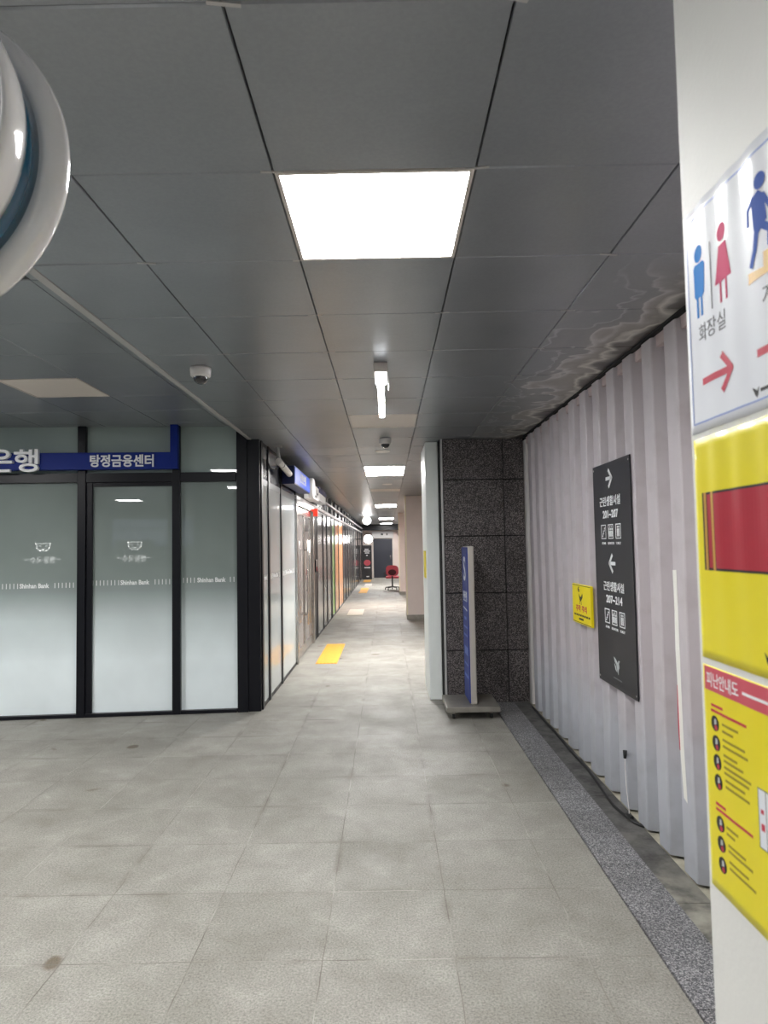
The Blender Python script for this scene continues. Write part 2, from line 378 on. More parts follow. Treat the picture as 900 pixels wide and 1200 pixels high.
def bars(name, m, parent, rects, fr, z1, drp=False):
    for (x0, x1, y0, y1) in rects:
        b = MB(); b.prism([(x0, y0), (x1, y0), (x1, y1), (x0, y1)], 0, z1, fr)
        (drape(b) if drp else b).build(name, m, parent)

def copy_thing(root, delta, label, group=None):
    r = root.copy(); COL.objects.link(r); r.location = root.location + Vector(delta); r['label'] = label
    if group: r['group'] = group
    for ch in list(root.children):
        c = ch.copy(); COL.objects.link(c); c.parent = r
        for g in list(ch.children):
            d = g.copy(); COL.objects.link(d); d.parent = c
    return r

def frame(origin, u):
    """drawing plane: local x = u, local y = up, local z = towards the viewer"""
    u = Vector(u).normalized(); v = Vector((0, 0, 1)); n = u.cross(v)
    m = Matrix((u, v, n)).transposed().to_4x4(); m.translation = Vector(origin); return m

# ------------------------------------------------------------------ ground
f = MB(); f.box(-10, 1.05, -6, 36, -0.1, 0.0); f.box(1.05, 4, 7.0, 36, -0.1, -0.0)
f.build('floor', M['floor'], kind='structure')
f = MB()
for y in [-6 + 1.05 * i for i in range(13)]:
    y1 = min(y + 1.05 - 0.004, 6.95)
    if y1 > y: f.box(1.056, 1.285, y, y1, -0.1, 0.006, 0.002)
f.build('trim_1', M['kerb'], kind='structure')
f = MB()
for y in [-6 + 1.3 * i for i in range(10)]:
    y1 = min(y + 1.3 - 0.004, 6.95)
    f.box(1.289, 1.45, y, y1, -0.1, -0.004, 0.002)
f.box(1.045, 1.46, -6, 6.95, -0.1, -0.02)
f.build('trim_2', M['gutter'], kind='structure')
f = MB()
f.box(1.45, 1.62, -1.0, 6.95, -0.1, -0.004)
f.build('trim_3', M['rubble'], kind='structure')

# ------------------------------------------------------------------ ceilings: separate metal panels over a dark void
XG = [-0.32 + 0.604 * i for i in range(-2, 8)]
YG = [1.915 + 0.612 * i for i in range(-13, 54)]
LIGHT_Y = {}
def panels(bm_, xs, ys, z, skip=()):
    for i in range(len(xs) - 1):
        for j in range(len(ys) - 1):
            if (i, j) in skip: continue
            x0, x1, y0, y1 = xs[i] + 0.002, xs[i + 1] - 0.002, ys[j] + 0.0012, ys[j + 1] - 0.0012
            tx, ty = random.gauss(0, 0.0018), random.gauss(0, 0.0022)
            cx, cy = (x0 + x1) / 2, (y0 + y1) / 2
            t = bmesh.new(); e = 0.004
            outer = [t.verts.new((x, y, z + e + tx * (x - cx) + ty * (y - cy))) for x, y in ((x0, y0), (x1, y0), (x1, y1), (x0, y1))]
            inner = [t.verts.new((x, y, z + tx * (x - cx) + ty * (y - cy))) for x, y in ((x0 + e / 2, y0 + e), (x1 - e / 2, y0 + e), (x1 - e / 2, y1 - e), (x0 + e / 2, y1 - e))]
            t.faces.new(inner[::-1])
            for k in range(4): t.faces.new((outer[(k + 1) % 4], outer[k], inner[k], inner[(k + 1) % 4]))
            top = [t.verts.new(v.co + Vector((0, 0, 0.012))) for v in outer]
            for k in range(4): t.faces.new((outer[k], outer[(k + 1) % 4], top[(k + 1) % 4], top[k]))
            bm_.add(t)
# soffit over the passage
SOF = 2.76
xs = [-1.375] + [x for x in XG if -1.3 < x < 4.1]
f = MB()
lit_cells = [(2, 10), (2, 11)]
ix = xs.index([x for x in xs if abs(x + 0.32) < 1e-6][0])
jy = lambda y: min(range(len(YG)), key=lambda k: abs(YG[k] - y))
LIT = [1.915, 9.26, 9.87, 17.83, 18.44, 26.39, 27.0, 32.5]      # where lit panels start
UNLIT = [5.587, 13.1]
cells_lit = [jy(y) for y in LIT] + [jy(-2.4), jy(-5.4)]
cells_unlit = [jy(y) for y in UNLIT]
panels(f, xs, YG, SOF, {(ix, j) for j in cells_lit + cells_unlit})
f.build('ceiling', M['ceiling'], kind='structure')
f = MB(); f.box(-1.37, 4.2, -6, 36, SOF + 0.02, SOF + 0.3); f.build('ceiling_void', M['gap'], kind='structure')
# corner clips that show as small marks where the long seams cross the short ones
f = MB()
for x in xs[1:-3]:
    for j, y in enumerate(YG):
        if 1.2 < y < 24 and random.random() < 0.8:
            a = random.uniform(-0.25, 0.25); cx = x + random.uniform(-0.008, 0.008)
            f.box(-0.035, 0.035, -0.005, 0.005, -0.002, 0.004, 0, Matrix.Translation((cx, y, SOF)) @ Matrix.Rotation(a, 4, 'Z'))
f.build('ceiling_clip', M['trim'], kind='structure')
# higher ceiling on the left in front of the bank
HI = 2.90
xl = [-1.41 - 0.604 * i for i in range(0, 15)][::-1]
yl = [4.745 + 0.582 * i for i in range(-19, 5)]
f = MB()
li = min(range(len(xl)), key=lambda k: abs(xl[k] + 2.84)); lj = min(range(len(yl)), key=lambda k: abs(yl[k] - 4.745))
xl = [x - (xl[li] + 2.84) for x in xl]
xl = [x for x in xl if x < -1.5] + [-1.41]
l2 = (min(range(len(xl)), key=lambda k: abs(xl[k] + 2.24)), min(range(len(yl)), key=lambda k: abs(yl[k] - 2.417)))
l4 = (min(range(len(xl)), key=lambda k: abs(xl[k] + 2.24)), min(range(len(yl)), key=lambda k: abs(yl[k] + 0.49)))
l5 = (min(range(len(xl)), key=lambda k: abs(xl[k] + 5.25)), min(range(len(yl)), key=lambda k: abs(yl[k] - 3.0)))
l6 = (min(range(len(xl)), key=lambda k: abs(xl[k] + 4.64)), min(range(len(yl)), key=lambda k: abs(yl[k] - 3.581)))
l3 = (min(range(len(xl)), key=lambda k: abs(xl[k] + 5.25)), min(range(len(yl)), key=lambda k: abs(yl[k] + 3.98)))
panels(f, xl, yl, HI, {(li, lj), l2, l3, l4, l5, l6})
f.build('ceiling_left', M['ceiling'], kind='structure')
f = MB(); f.box(-10, -1.40, -6, 7.0, HI + 0.02, HI + 0.2); f.build('ceiling_void_left', M['gap'], kind='structure')
f = MB(); f.box(-1.415, -1.375, -6, 6.80, SOF - 0.004, HI + 0.02, 0.002); f.build('trim_4', M['trim'], kind='structure')

# ------------------------------------------------------------------ ceiling lights
def ceiling_light(x0, x1, y0, y1, z, lit, label, m=None, parts=True):
    t = empty('ceiling_light', ((x0 + x1) / 2, (y0 + y1) / 2, z), label=label, cat='ceiling light', group='square panel lights in the ceiling')
    g = 0.016
    a = MB()
    a.box(x0 + 0.003, x0 + g, y0 + 0.003, y1 - 0.003, z - 0.003, z + 0.018); a.box(x1 - g, x1 - 0.003, y0 + 0.003, y1 - 0.003, z - 0.003, z + 0.018)
    a.box(x0 + g, x1 - g, y0 + 0.003, y0 + g, z - 0.003, z + 0.018); a.box(x0 + g, x1 - g, y1 - g, y1 - 0.003, z - 0.003, z + 0.018)
    a.build('light_frame', M['panel_frame'], t)
    b = MB(); b.box(x0 + g, x1 - g, y0 + g, y1 - g, z + 0.001, z + 0.014)
    b.build('diffuser', m or (M['lit'] if lit else M['unlit']), t)
    return t
X0, X1 = xs[ix], xs[ix + 1]
lab = {1.915: 'large bright square ceiling light nearest overhead, with a cream frame',
       9.26: 'bright square ceiling light beyond the small white dome camera over the passage',
       9.87: 'bright ceiling light directly behind the one past the white dome camera',
       17.83: 'bright ceiling light halfway down the passage, third strip of light away',
       18.44: 'ceiling light halfway down the passage, touching the far side of the third bright one',
       26.39: 'small bright ceiling light near the far end, above the round lit sign',
       27.0: 'small bright ceiling light near the far end, just behind another one',
       32.5: 'farthest bright ceiling light, just before the dark end door'}
for y in LIT:
    j = jy(y); ceiling_light(X0, X1, YG[j], YG[j + 1], SOF, True, lab[y], M['lit'] if y < 5 else M['lit_far'])
ceiling_light(X0, X1, YG[jy(-2.4)], YG[jy(-2.4) + 1], SOF, False, 'unlit cream square ceiling panel overhead behind the viewpoint')
ceiling_light(X0, X1, YG[jy(-5.4)], YG[jy(-5.4) + 1], SOF, True, 'added unseen fill light panel farthest behind the viewpoint by the opposite shop')  # unseen panel added to light the floor from behind
ceiling_light(X0, X1, YG[jy(5.587)], YG[jy(5.587) + 1], SOF, False, 'unlit cream square ceiling panel beyond the bright tube light')
ceiling_light(X0, X1, YG[jy(13.1)], YG[jy(13.1) + 1], SOF, False, 'unlit cream ceiling panel farther down, between two bright square lights')
ceiling_light(xl[li], xl[li + 1], yl[lj], yl[lj + 1], HI, False, 'unlit cream square panel in the left ceiling in front of the bank')
ceiling_light(xl[l2[0]], xl[l2[0] + 1] - 0.06, yl[l2[1]], yl[l2[1] + 1], HI, True, 'lit square panel in the left ceiling, mirrored in the bank fanlight')
ceiling_light(xl[l3[0]], xl[l3[0] + 1], yl[l3[1]], yl[l3[1] + 1], HI, True, 'lit square panel in the left ceiling far behind, mirrored in the bank door glass')

ceiling_light(xl[l4[0]], xl[l4[0] + 1], yl[l4[1]], yl[l4[1] + 1], HI, True, 'added unseen fill light panel in the left ceiling just behind the viewpoint', M['lit_fill'])  # added lamp, brightens the near round sign and the pillar
ceiling_light(xl[l5[0]], xl[l5[0] + 1], yl[l5[1]], yl[l5[1] + 1], HI, True, 'added fill light panel farthest left in front of the bank, outside the picture')  # added panel, extra light from the left

ceiling_light(xl[l6[0]], xl[l6[0] + 1], yl[l6[1]], yl[l6[1] + 1], HI, True, 'added fill light panel left of the unlit one in front of the bank, outside the picture', M['lit_far'])  # added panel to brighten the bank front and the left floor

# tube light fixed under the passage ceiling
t = empty('tube_light', (-0.02, 4.0, SOF), label='thin bright tube light with a boxy cream end under the ceiling', cat='tube light')
a = MB(); a.box(-0.062, 0.022, 3.97, 4.13, 2.70, SOF - 0.001, 0.004); a.build('housing', M['panel_frame'], t)
a = MB(); a.box(-0.056, 0.016, 3.975, 4.13, 2.655, 2.70, 0.006); a.build('end_cap', M['led_cap'], t, label='glowing white end cap')
a = MB(); a.box(-0.040, -0.004, 4.14, 5.25, 2.668, 2.690, 0.004); a.build('tube', M['led'], t, label='glowing white tube')
a = MB(); a.tube([(0.018, 4.12, 2.72), (0.03, 4.2, 2.68), (0.028, 4.26, 2.655)], 0.004); a.build('wire', M['plastic_white'], t)
a = MB(); a.box(-0.046, 0.002, 4.13, 5.255, 2.692, 2.712); a.box(-0.046, -0.0415, 4.13, 5.255, 2.674, 2.692); a.box(-0.0025, 0.002, 4.13, 5.255, 2.674, 2.692); a.box(-0.03, -0.014, 4.6, 4.63, 2.71, SOF); a.box(-0.03, -0.014, 5.15, 5.18, 2.71, SOF); a.build('bracket', M['panel_frame'], t)  # channel lips added to keep the tube's light off the ceiling

# dome cameras and flush round fixtures
def dome_camera(x, y, z, r, label):
    t = empty('dome_camera', (x, y, z), label=label, cat='security camera', group='dome cameras on the ceiling')
    a = MB(); a.lathe([(0, 0), (r * 1.0, 0), (r * 1.02, -0.012), (r * 0.98, -0.052), (r * 0.82, -0.06), (0, -0.06)], Matrix.Translation((x, y, z))); a.build('base', M['plastic_white'], t)
    a = MB(); rr = r * 0.74
    a.lathe([(rr, -0.056)] + [(rr * cos(k * pi / 16), -0.058 - rr * sin(k * pi / 16)) for k in range(0, 9)], Matrix.Translation((x, y, z))); a.build('dome', M['lens'], t)
    return t
dome_camera(-1.133, 4.03, SOF, 0.062, 'white dome camera with black lens near the pale edge trim of the ceiling')
dome_camera(0.0, 6.85, SOF, 0.062, 'smaller looking white dome camera over the middle of the passage behind the unlit panel')
def round_fixture(x, y, r, label):
    a = MB(); a.lathe([(0, 0.004), (r, 0.004), (r, -0.004), (r * 0.9, -0.012), (r * 0.85, -0.008), (0, -0.01)], Matrix.Translation((x, y, SOF)))
    o = a.build('ceiling_speaker', M['plastic_white'], label=label, cat='ceiling speaker', group='flat round ceiling discs')
    return o
round_fixture(-0.03, 7.75, 0.09, 'flat round pale disc on the ceiling just past the middle dome camera')
round_fixture(0.02, 11.9, 0.09, 'flat round pale disc on the ceiling behind the first bright passage light')

# ------------------------------------------------------------------ bank shopfront on the left (turned about 4 degrees)
FM = Matrix.Translation((-1.30, 6.78, 0)) @ Matrix.Rotation(radians(4.3), 4, 'Z')
# local x runs along the front (negative = left), local y goes into the shop
def fbox(mb, x0, x1, y0, y1, z0, z1, bev=0.0): return mb.box(x0, x1, y0, y1, z0, z1, bev, FM)
FX = lambda X: X + 1.30
bays = [(-4.95, -4.01, 5), (-4.01, -3.065, 1), (-3.065, -2.135, 2), (-2.135, -1.50, 3)]
for (xa, xb, k) in bays:
    win = empty('window_%d' % k, FM @ Vector((FX((xa + xb) / 2), 0, 0)), kind='structure')
    la, lb = FX(xa), FX(xb)
    a = MB()
    hw = 0.04
    fbox(a, la - hw, la + hw, -0.05, 0.05, 0, 3.0, 0.003)
    fbox(a, la + hw, lb - hw, -0.045, 0.05, 2.92, 3.0); fbox(a, la + hw, lb - hw, -0.045, 0.05, 2.33, 2.425, 0.003); fbox(a, la + hw, lb - hw, -0.045, 0.05, 0.0, 0.035, 0.003)
    if k == 2: fbox(a, la + hw, la + 0.10, -0.03, 0.05, 0.03, 2.34, 0.003); fbox(a, la + 0.1, lb - hw, -0.02, 0.05, 2.29, 2.335)
    a.build('window_frame', M['black_alu'], win)
    a = MB(); fbox(a, la + hw - 0.005, lb - hw + 0.005, 0.0, 0.012, 0.03, 2.34); a.build('glass_pane', M['glass_low'], win)
    a = MB(); fbox(a, la + hw - 0.005, lb - hw + 0.005, 0.0, 0.012, 2.42, 2.93); a.build('fanlight_pane', M['glass_up'], win)
    # row of small white marks and lettering across the glass
    fr = FM @ Matrix.Translation((0, -0.0005, 0)) @ frame((0, 0, 0), (1, 0, 0))
    a = MB(); tw = 0.285; off = {1: 0.335, 2: 0.37, 3: 0.20, 5: 0.34}[k]; zt = {1: 1.300, 2: 1.315, 3: 1.325, 5: 1.29}[k]
    a.text('Shinhan Bank', la + off, zt - 0.02, tw, 0.048, 0.001, fr, 0.03)
    x = la + hw + 0.02
    while x < lb - hw - 0.01:
        if not (la + off - 0.02 < x < la + off + tw + 0.02): a.prism([(x, zt - 0.022), (x + 0.006, zt - 0.022), (x + 0.006, zt + 0.03), (x, zt + 0.03)], 0, 0.001, fr)
        x += 0.036
    a.build('window_decal', M['white_decal'], win)
# head and corner cladding
a = MB(); fbox(a, FX(-5.0), FX(-1.46), -0.06, 0.3, 2.955, 3.1); a.build('trim_5', M['black_matte'], kind='structure')
a = MB()
fbox(a, FX(-1.53), FX(-1.425), -0.05, 0.08, 0, 3.0, 0.004); fbox(a, FX(-1.425), FX(-1.30), -0.03, 0.17, 0, 3.0, 0.004)
a.build('trim_6', M['black_alu'], kind='structure')
a = MB(); fbox(a, FX(-6), FX(-1.55), 0.25, 0.35, 0, 3.0); a.build('wall_bank', M['black_matte'], kind='structure')
a = MB(); fbox(a, FX(-10.2), FX(-4.95), 0.0, 0.3, 0, 3.0); a.build('wall_left', M['black_matte'], kind='structure')

# blue sign band with white lettering
sg = empty('shop_sign', FM @ Vector((FX(-3), -0.09, 2.53)), label='blue sign band with white Korean lettering across the bank front', cat='sign')
a = MB(); fbox(a, FX(-4.9), FX(-2.10), -0.12, -0.05, 2.452, 2.622, 0.003); a.build('sign_band', M['blue'], sg)
a = MB(); fbox(a, FX(-2.175), FX(-2.10), -0.125, -0.05, 2.452, 3.0, 0.003); a.build('upright', M['blue'], sg)
fr = FM @ Matrix.Translation((0, -0.12, 0)) @ frame((0, 0, 0), (1, 0, 0))
for i, ch in enumerate('신한은행'):
    a = MB(); a.text(ch, FX(-4.407 + 0.245 * i), 2.43, 0.232, 0.225, 0.04, fr, 0.018); a.build('channel_letter', M['white_letter'], sg)
a = MB(); a.text('탕정금융센터', FX(-2.955), 2.475, 0.62, 0.124, 0.012, fr, 0.022); a.build('small_lettering', M['white_letter'], sg)

# ------------------------------------------------------------------ passage shopfronts, left side (plane x = -1.30)
PX = -1.30
a = MB()
a.box(PX - 0.35, PX - 0.06, 6.95, 35.2, 0, 2.9); a.build('wall_passage', M['black_matte'], kind='structure')
runs = [  # y0, y1, material, with decal
    (6.86, 7.26, 'glass_mid', 1), (7.26, 8.11, 'glass_mid', 1), (8.11, 9.36, 'glass_mid', 1),
    (12.25, 13.4, 'glass_grey', 0), (13.4, 14.25, 'glass_grey', 0), (14.25, 15.2, 'glass_grey', 0),
    (15.45, 16.35, 'glass_green', 0), (16.35, 17.6, 'glass_orange', 0), (17.6, 19.4, 'glass_orange', 0),
    (19.4, 20.7, 'glass_dark', 0), (20.7, 22.0, 'glass_dark', 0), (22.0, 23.3, 'glass_grey', 0), (23.3, 24.6, 'glass_dark', 0),
    (24.6, 25.9, 'glass_dark', 0), (25.9, 27.2, 'glass_grey', 0), (27.2, 28.6, 'glass_door', 0), (28.6, 30.0, 'glass_dark', 0), (30.0, 31.5, 'glass_door', 0), (31.5, 33.2, 'glass_dark', 0)]
for n, (y0, y1, gm, dec) in enumerate(runs):
    win = empty('window_%d' % (6 + n), (PX, (y0 + y1) / 2, 0), kind='structure')
    a = MB(); hw = 0.04 if y0 < 16 else 0.06
    a.box(PX - 0.06, PX + 0.012, y0 - hw, y0 + hw, 0, SOF - 0.002)
    a.box(PX - 0.06, PX + 0.003, y0 + hw, y1 - hw, 0, 0.04); a.box(PX - 0.06, PX + 0.003, y0 + hw, y1 - hw, 2.30, 2.37)
    a.box(PX - 0.06, PX + 0.003, y0 + hw, y1 - hw, 2.72, SOF - 0.002)
    a.build('window_frame', M['black_alu'], win)
    a = MB(); a.box(PX - 0.03, PX - 0.001, y0 + hw - 0.004, y1 - hw + 0.004, 0.03, 2.31); a.build('glass_pane', M[gm], win)
    a = MB(); a.box(PX - 0.03, PX - 0.001, y0 + hw - 0.004, y1 - hw + 0.004, 2.36, 2.73); a.build('fanlight_pane', M['glass_dark'], win)
    if dec:
        fr = frame((PX - 0.001, y0, 0), (0, 1, 0)); a = MB(); W = y1 - y0 - 0.1
        a.text('Shinhan Bank', 0.05 + W * 0.25, 1.30, W * 0.5, 0.055, 0.001, fr, 0.03)
        for q in range(int(W / 0.04)):
            u = 0.06 + 0.04 * q
            if not (0.03 + W * 0.25 < u < 0.07 + W * 0.75): a.prism([(u, 1.295), (u + 0.008, 1.295), (u + 0.008, 1.355), (u, 1.355)], 0, 0.001, fr)
        a.build('window_decal', M['white_decal'], win)
a = MB(); a.box(PX - 0.06, PX + 0.004, 15.2, 15.42, 0, 2.37); a.box(PX - 0.06, PX + 0.004, 11.55, 12.2, 0, 2.37); a.box(PX - 0.06, PX + 0.004, 9.41, 12.2, 2.385, 2.75); a.box(PX - 0.06, PX + 0.02, 33.2, 35.2, 0, 2.76); a.build('trim_7', M['black_matte'], kind='structure')
a = MB(); a.box(PX - 0.05, PX + 0.03, 9.36, 34.0, 2.335, 2.385, 0.004); a.build('trim_8', M['satin'], kind='structure')
a = MB(); a.box(PX - 0.05, PX + 0.06, 13.6, 34.0, 2.535, 2.57, 0.004); a.build('trim_9', M['satin'], kind='structure')
a = MB()
for y in (13.6 + 1.3 * k for k in range(16)): a.box(PX - 0.05, PX + 0.03, y, y + 0.04, 2.385, 2.74)
a.build('trim_10', M['black_alu'], kind='structure')
# stainless double glass door
dr = empty('door_1', (PX, 10.45, 0), kind='structure')
a = MB(); a.box(PX - 0.06, PX + 0.03, 9.36, 9.46, 0, 2.335, 0.004); a.box(PX - 0.06, PX + 0.03, 11.42, 11.54, 0, 2.335, 0.004); a.box(PX - 0.06, PX + 0.03, 9.46, 11.42, 2.25, 2.335, 0.004)
a.build('door_frame', M['steel'], dr)
for (ya, yb, hy) in ((9.47, 10.435, 10.32), (10.445, 11.41, 10.56)):
    lf = MB(); lf.box(PX - 0.04, PX, ya, yb, 0.02, 0.16, 0.003); lf.box(PX - 0.04, PX, ya, yb, 2.13, 2.24, 0.003); lf.box(PX - 0.04, PX, ya, ya + 0.06, 0.16, 2.13, 0.003); lf.box(PX - 0.04, PX, yb - 0.06, yb, 0.16, 2.13, 0.003)
    leaf = lf.build('door_leaf', M['steel'], dr)
    g = MB(); g.box(PX - 0.028, PX - 0.016, ya + 0.05, yb - 0.05, 0.15, 2.14); g.build('glass_pane', M['glass_door'], leaf)
    h = MB(); h.cyl((PX + 0.06, hy, 0.45), (PX + 0.06, hy, 1.75), 0.017); h.cyl((PX - 0.005, hy, 0.6), (PX + 0.06, hy, 0.6), 0.011); h.cyl((PX - 0.005, hy, 1.6), (PX + 0.06, hy, 1.6), 0.011)
    h.build('handle', M['steel'], leaf)
a = MB(); a.box(PX + 0.02, PX + 0.10, 11.45, 11.62, 2.18, 2.31, 0.008)
ab = a.build('alarm_box', M['red_box'], label='small red box at the top corner of the steel glass door', cat='alarm box')
a = MB(); a.box(PX + 0.02, PX + 0.05, 11.66, 11.80, 1.2, 1.42, 0.008)
kp = a.build('card_reader', M['lens'], label='dark access keypad on the panel right of the steel glass door', cat='keypad')

# bullet camera above the first corridor panes
t = empty('bullet_camera', (-1.20, 7.55, 2.56), label='white tube shaped camera on a bracket above the first passage windows', cat='security camera')
a = MB(); a.cyl((-1.165, 7.15, 2.585), (-1.165, 7.95, 2.53), 0.036); a.build('body', M['plastic_white'], t)
a = MB(); a.cyl((-1.165, 7.95, 2.5303), (-1.165, 7.958, 2.5297), 0.027); a.build('lens', M['lens'], t)
a = MB(); a.cyl((-1.165, 7.35, 2.575), (-1.165, 7.375, 2.573), 0.040); a.build('clamp_ring', M['ink'], t, label='black clamp ring')
a = MB(); a.tube([(-1.165, 7.22, 2.60), (-1.175, 7.2, 2.66), (-1.18, 7.18, SOF)], 0.018); a.box(-1.225, -1.135, 7.13, 7.23, SOF - 0.02, SOF - 0.001, 0.004); a.build('bracket', M['trim'], t)
a = MB(); a.tube([(-1.17, 7.3, 2.56), (-1.22, 7.25, 2.5), (-1.27, 7.2, 2.52), (-1.285, 7.1, 2.6)], 0.006); a.build('cable', M['ink'], t)

# projecting signs along the passage
t = empty('box_sign', (-1.2, 8.9, 2.54), label='deep blue box sign with a lit face, nearest in the passage', cat='sign')
a = MB(); a.box(PX + 0.02, -1.125, 8.10, 9.66, 2.425, 2.655, 0.004); a.build('cabinet', M['navy'], t)
a = MB(); a.box(-1.125, -1.118, 8.12, 9.64, 2.44, 2.64); a.build('lit_face', M['lit_blue'], t)
a = MB(); a.text('신한은행', 0.45, 0.05, 0.62, 0.13, 0.003, frame((-1.118, 8.12, 2.44), (0, 1, 0)), 0.02); a.build('lettering', M['lit_white'], t)
t = empty('round_sign', (-1.15, 9.95, 2.53), label='small white round projecting sign just past the blue box sign', cat='sign')
a = MB(); a.lathe([(0, -0.04), (0.14, -0.04), (0.155, -0.025), (0.155, 0.025), (0.14, 0.04), (0, 0.04)], Matrix.Translation((-1.125, 9.95, 2.53)) @ Matrix.Rotation(pi / 2, 4, 'Y')); a.build('disc', M['lit_white'], t)
a = MB(); a.box(PX + 0.02, -1.16, 9.93, 9.97, 2.515, 2.545); a.build('arm', M['ink'], t)
t = empty('box_sign', (-1.2, 10.7, 2.5), label='white box sign with dark strokes behind the small round sign', cat='sign')
a = MB(); a.box(PX + 0.02, -1.13, 10.25, 11.05, 2.40, 2.62, 0.004); a.build('cabinet', M['lit_white'], t)
a = MB(); fr = frame((-1.13, 10.25, 2.40), (0, 1, 0)); a.stroke([(0.15, 0.16), (0.15, 0.05), (0.35, 0.05)], 0.03, 0, 0.003, fr); a.build('stroke', M['ink'], t)
bars('stroke', M['ink'], t, [(0.435, 0.465, 0.05, 0.17), (0.55, 0.7, 0.095, 0.125)], fr, 0.003)
t = empty('box_sign', (-1.2, 11.7, 2.5), label='pale lilac box sign with a navy top, third of the signs over the passage', cat='sign')
a = MB(); a.box(PX + 0.02, -1.13, 11.15, 12.3, 2.43, 2.56, 0.004); a.build('lit_face', M['lit_white'], t)
a = MB(); a.box(PX + 0.02, -1.12, 11.12, 12.35, 2.56, 2.66, 0.004); a.build('cabinet_top', M['navy'], t)

# round lit signs far down
def globe(x, y, z, r, label, stem_to_wall):
    t = empty('globe_lamp', (x, y, z), label=label, cat='lamp', group='round glowing lamps far down the passage')
    a = MB(); a.lathe([(0, -r)] + [(r * cos(k * pi / 16 - pi / 2), r * sin(k * pi / 16 - pi / 2)) for k in range(1, 16)] + [(0, r)], Matrix.Translation((x, y, z))); a.build('globe', M['globe'], t)
    a = MB()
    if stem_to_wall: a.cyl((PX + 0.02, y, z), (x - r + 0.02, y, z), 0.02)
    else: a.cyl((x, y, z + r - 0.02), (x, y, SOF), 0.02)
    a.build('stem', M['ink'], t); return t
globe(-0.74, 26.0, 1.93, 0.17, 'lower round glowing lamp above the black menu board', True)
globe(-0.72, 24.0, 2.58, 0.15, 'upper round glowing lamp just under the ceiling near the far end', False)

# tactile paving
def tactile(x0, x1, y0, y1, n, label):
    t = MB(); t.box(x0, x1, y0, y1, 0.0, 0.006, 0.002)
    wd = (x1 - x0) / n
    for k in range(n):
        t.box(x0 + wd * (k + 0.22), x0 + wd * (k + 0.78), y0 + 0.02, y1 - 0.02, 0.005, 0.011, 0.002)
    t.build('tactile_paving', M['tactile'], label=label, cat='tactile paving', group='yellow ribbed paving strips')
tactile(-1.04, -0.735, 9.40, 11.26, 6, 'yellow ribbed tactile paving in front of the steel glass door')
tactile(-1.04, -0.745, 23.4, 26.2, 6, 'middle yellow tactile paving patch far down the passage')
tactile(-1.15, -0.80, 30.6, 32.4, 6, 'farthest yellow tactile paving patch by the black menu board')
def doormat(x0, x1, y0, y1, label):
    m = MB(); m.box(x0, x1, y0, y1, 0.0, 0.008, 0.003); m.build('doormat', M['mat'], label=label, cat='doormat', group='pale mats along the passage')
doormat(-1.0, -0.62, 15.9, 17.4, 'pale mat on the floor beside the orange window')
doormat(-0.98, -0.68, 27.6, 29.2, 'pale mat between the two far yellow paving patches')

# ------------------------------------------------------------------ far end
a = MB(); a.box(-1.4, 4.2, 34.75, 35.0, 0, SOF + 0.1); a.build('wall_end', M['beige'], kind='structure')
a = MB(); a.box(-1.35, 1.6, 33.9, 34.3, 2.47, SOF, 0.01); a.build('trim_11', M['black_matte'], kind='structure')
dr = empty('door_2', (-0.22, 34.7, 0), kind='structure')
a = MB(); a.box(-0.72, 0.27, 34.68, 34.74, 0, 2.02, 0.005); a.build('door_leaf', M['door_dark'], dr)
a = MB(); a.box(-0.80, -0.72, 34.66, 34.75, 0, 2.05); a.box(0.27, 0.35, 34.66, 34.75, 0, 2.05); a.build('door_frame', M['panel_frame'], dr)
a = MB(); a.cyl((0.17, 34.62, 0.95), (0.17, 34.62, 1.15), 0.015); a.cyl((0.17, 34.62, 1.0), (0.17, 34.69, 1.0), 0.01); a.cyl((0.17, 34.62, 1.1), (0.17, 34.69, 1.1), 0.01); a.build('door_handle', M['steel'], dr)
t = empty('lit_sign', (-0.22, 34.7, 2.2), label='white lit sign strip above the dark end door', cat='sign')
a = MB(); a.box(-0.78, 0.33, 34.58, 34.75, 2.06, 2.40, 0.01); a.build('cabinet', M['lit_white'], t)
a = MB(); fr = frame((-0.78, 34.58, 2.06), (1, 0, 0)); a.disc2(0.52, 0.2, 0.07, 0, 0.006, fr, 16, 0.05); a.build('mark', M['ink'], t, label='dark mark')
a = MB(); a.disc2(0.78, 0.2, 0.035, 0, 0.006, fr, 16, 0.06); a.build('mark', M['ink'], t, label='small dark mark')
t = empty('menu_board', (-1.02, 33.0, 0), label='tall black menu board with a red round picture, left of the end door', cat='menu board')
a = MB(); a.box(-1.255, -0.78, 33.0, 33.06, 0.0, 1.70, 0.006); a.build('board', M['dark_sign'], t)
fr = frame((-1.255, 33.0, 0), (1, 0, 0))
bars('print_line', M['white_decal'], t, [(x, x + wd, y, y + 0.05) for (x, y, wd) in ((0.13, 1.47, 0.2), (0.09, 1.38, 0.3), (0.14, 1.29, 0.22), (0.2, 1.17, 0.08), (0.1, 0.56, 0.3), (0.2, 0.12, 0.14))], fr, 0.004)
a = MB(); a.disc2(0.25, 0.83, 0.17, 0, 0.004, fr, 24, 0.15); a.build('picture', M['rose'], t)

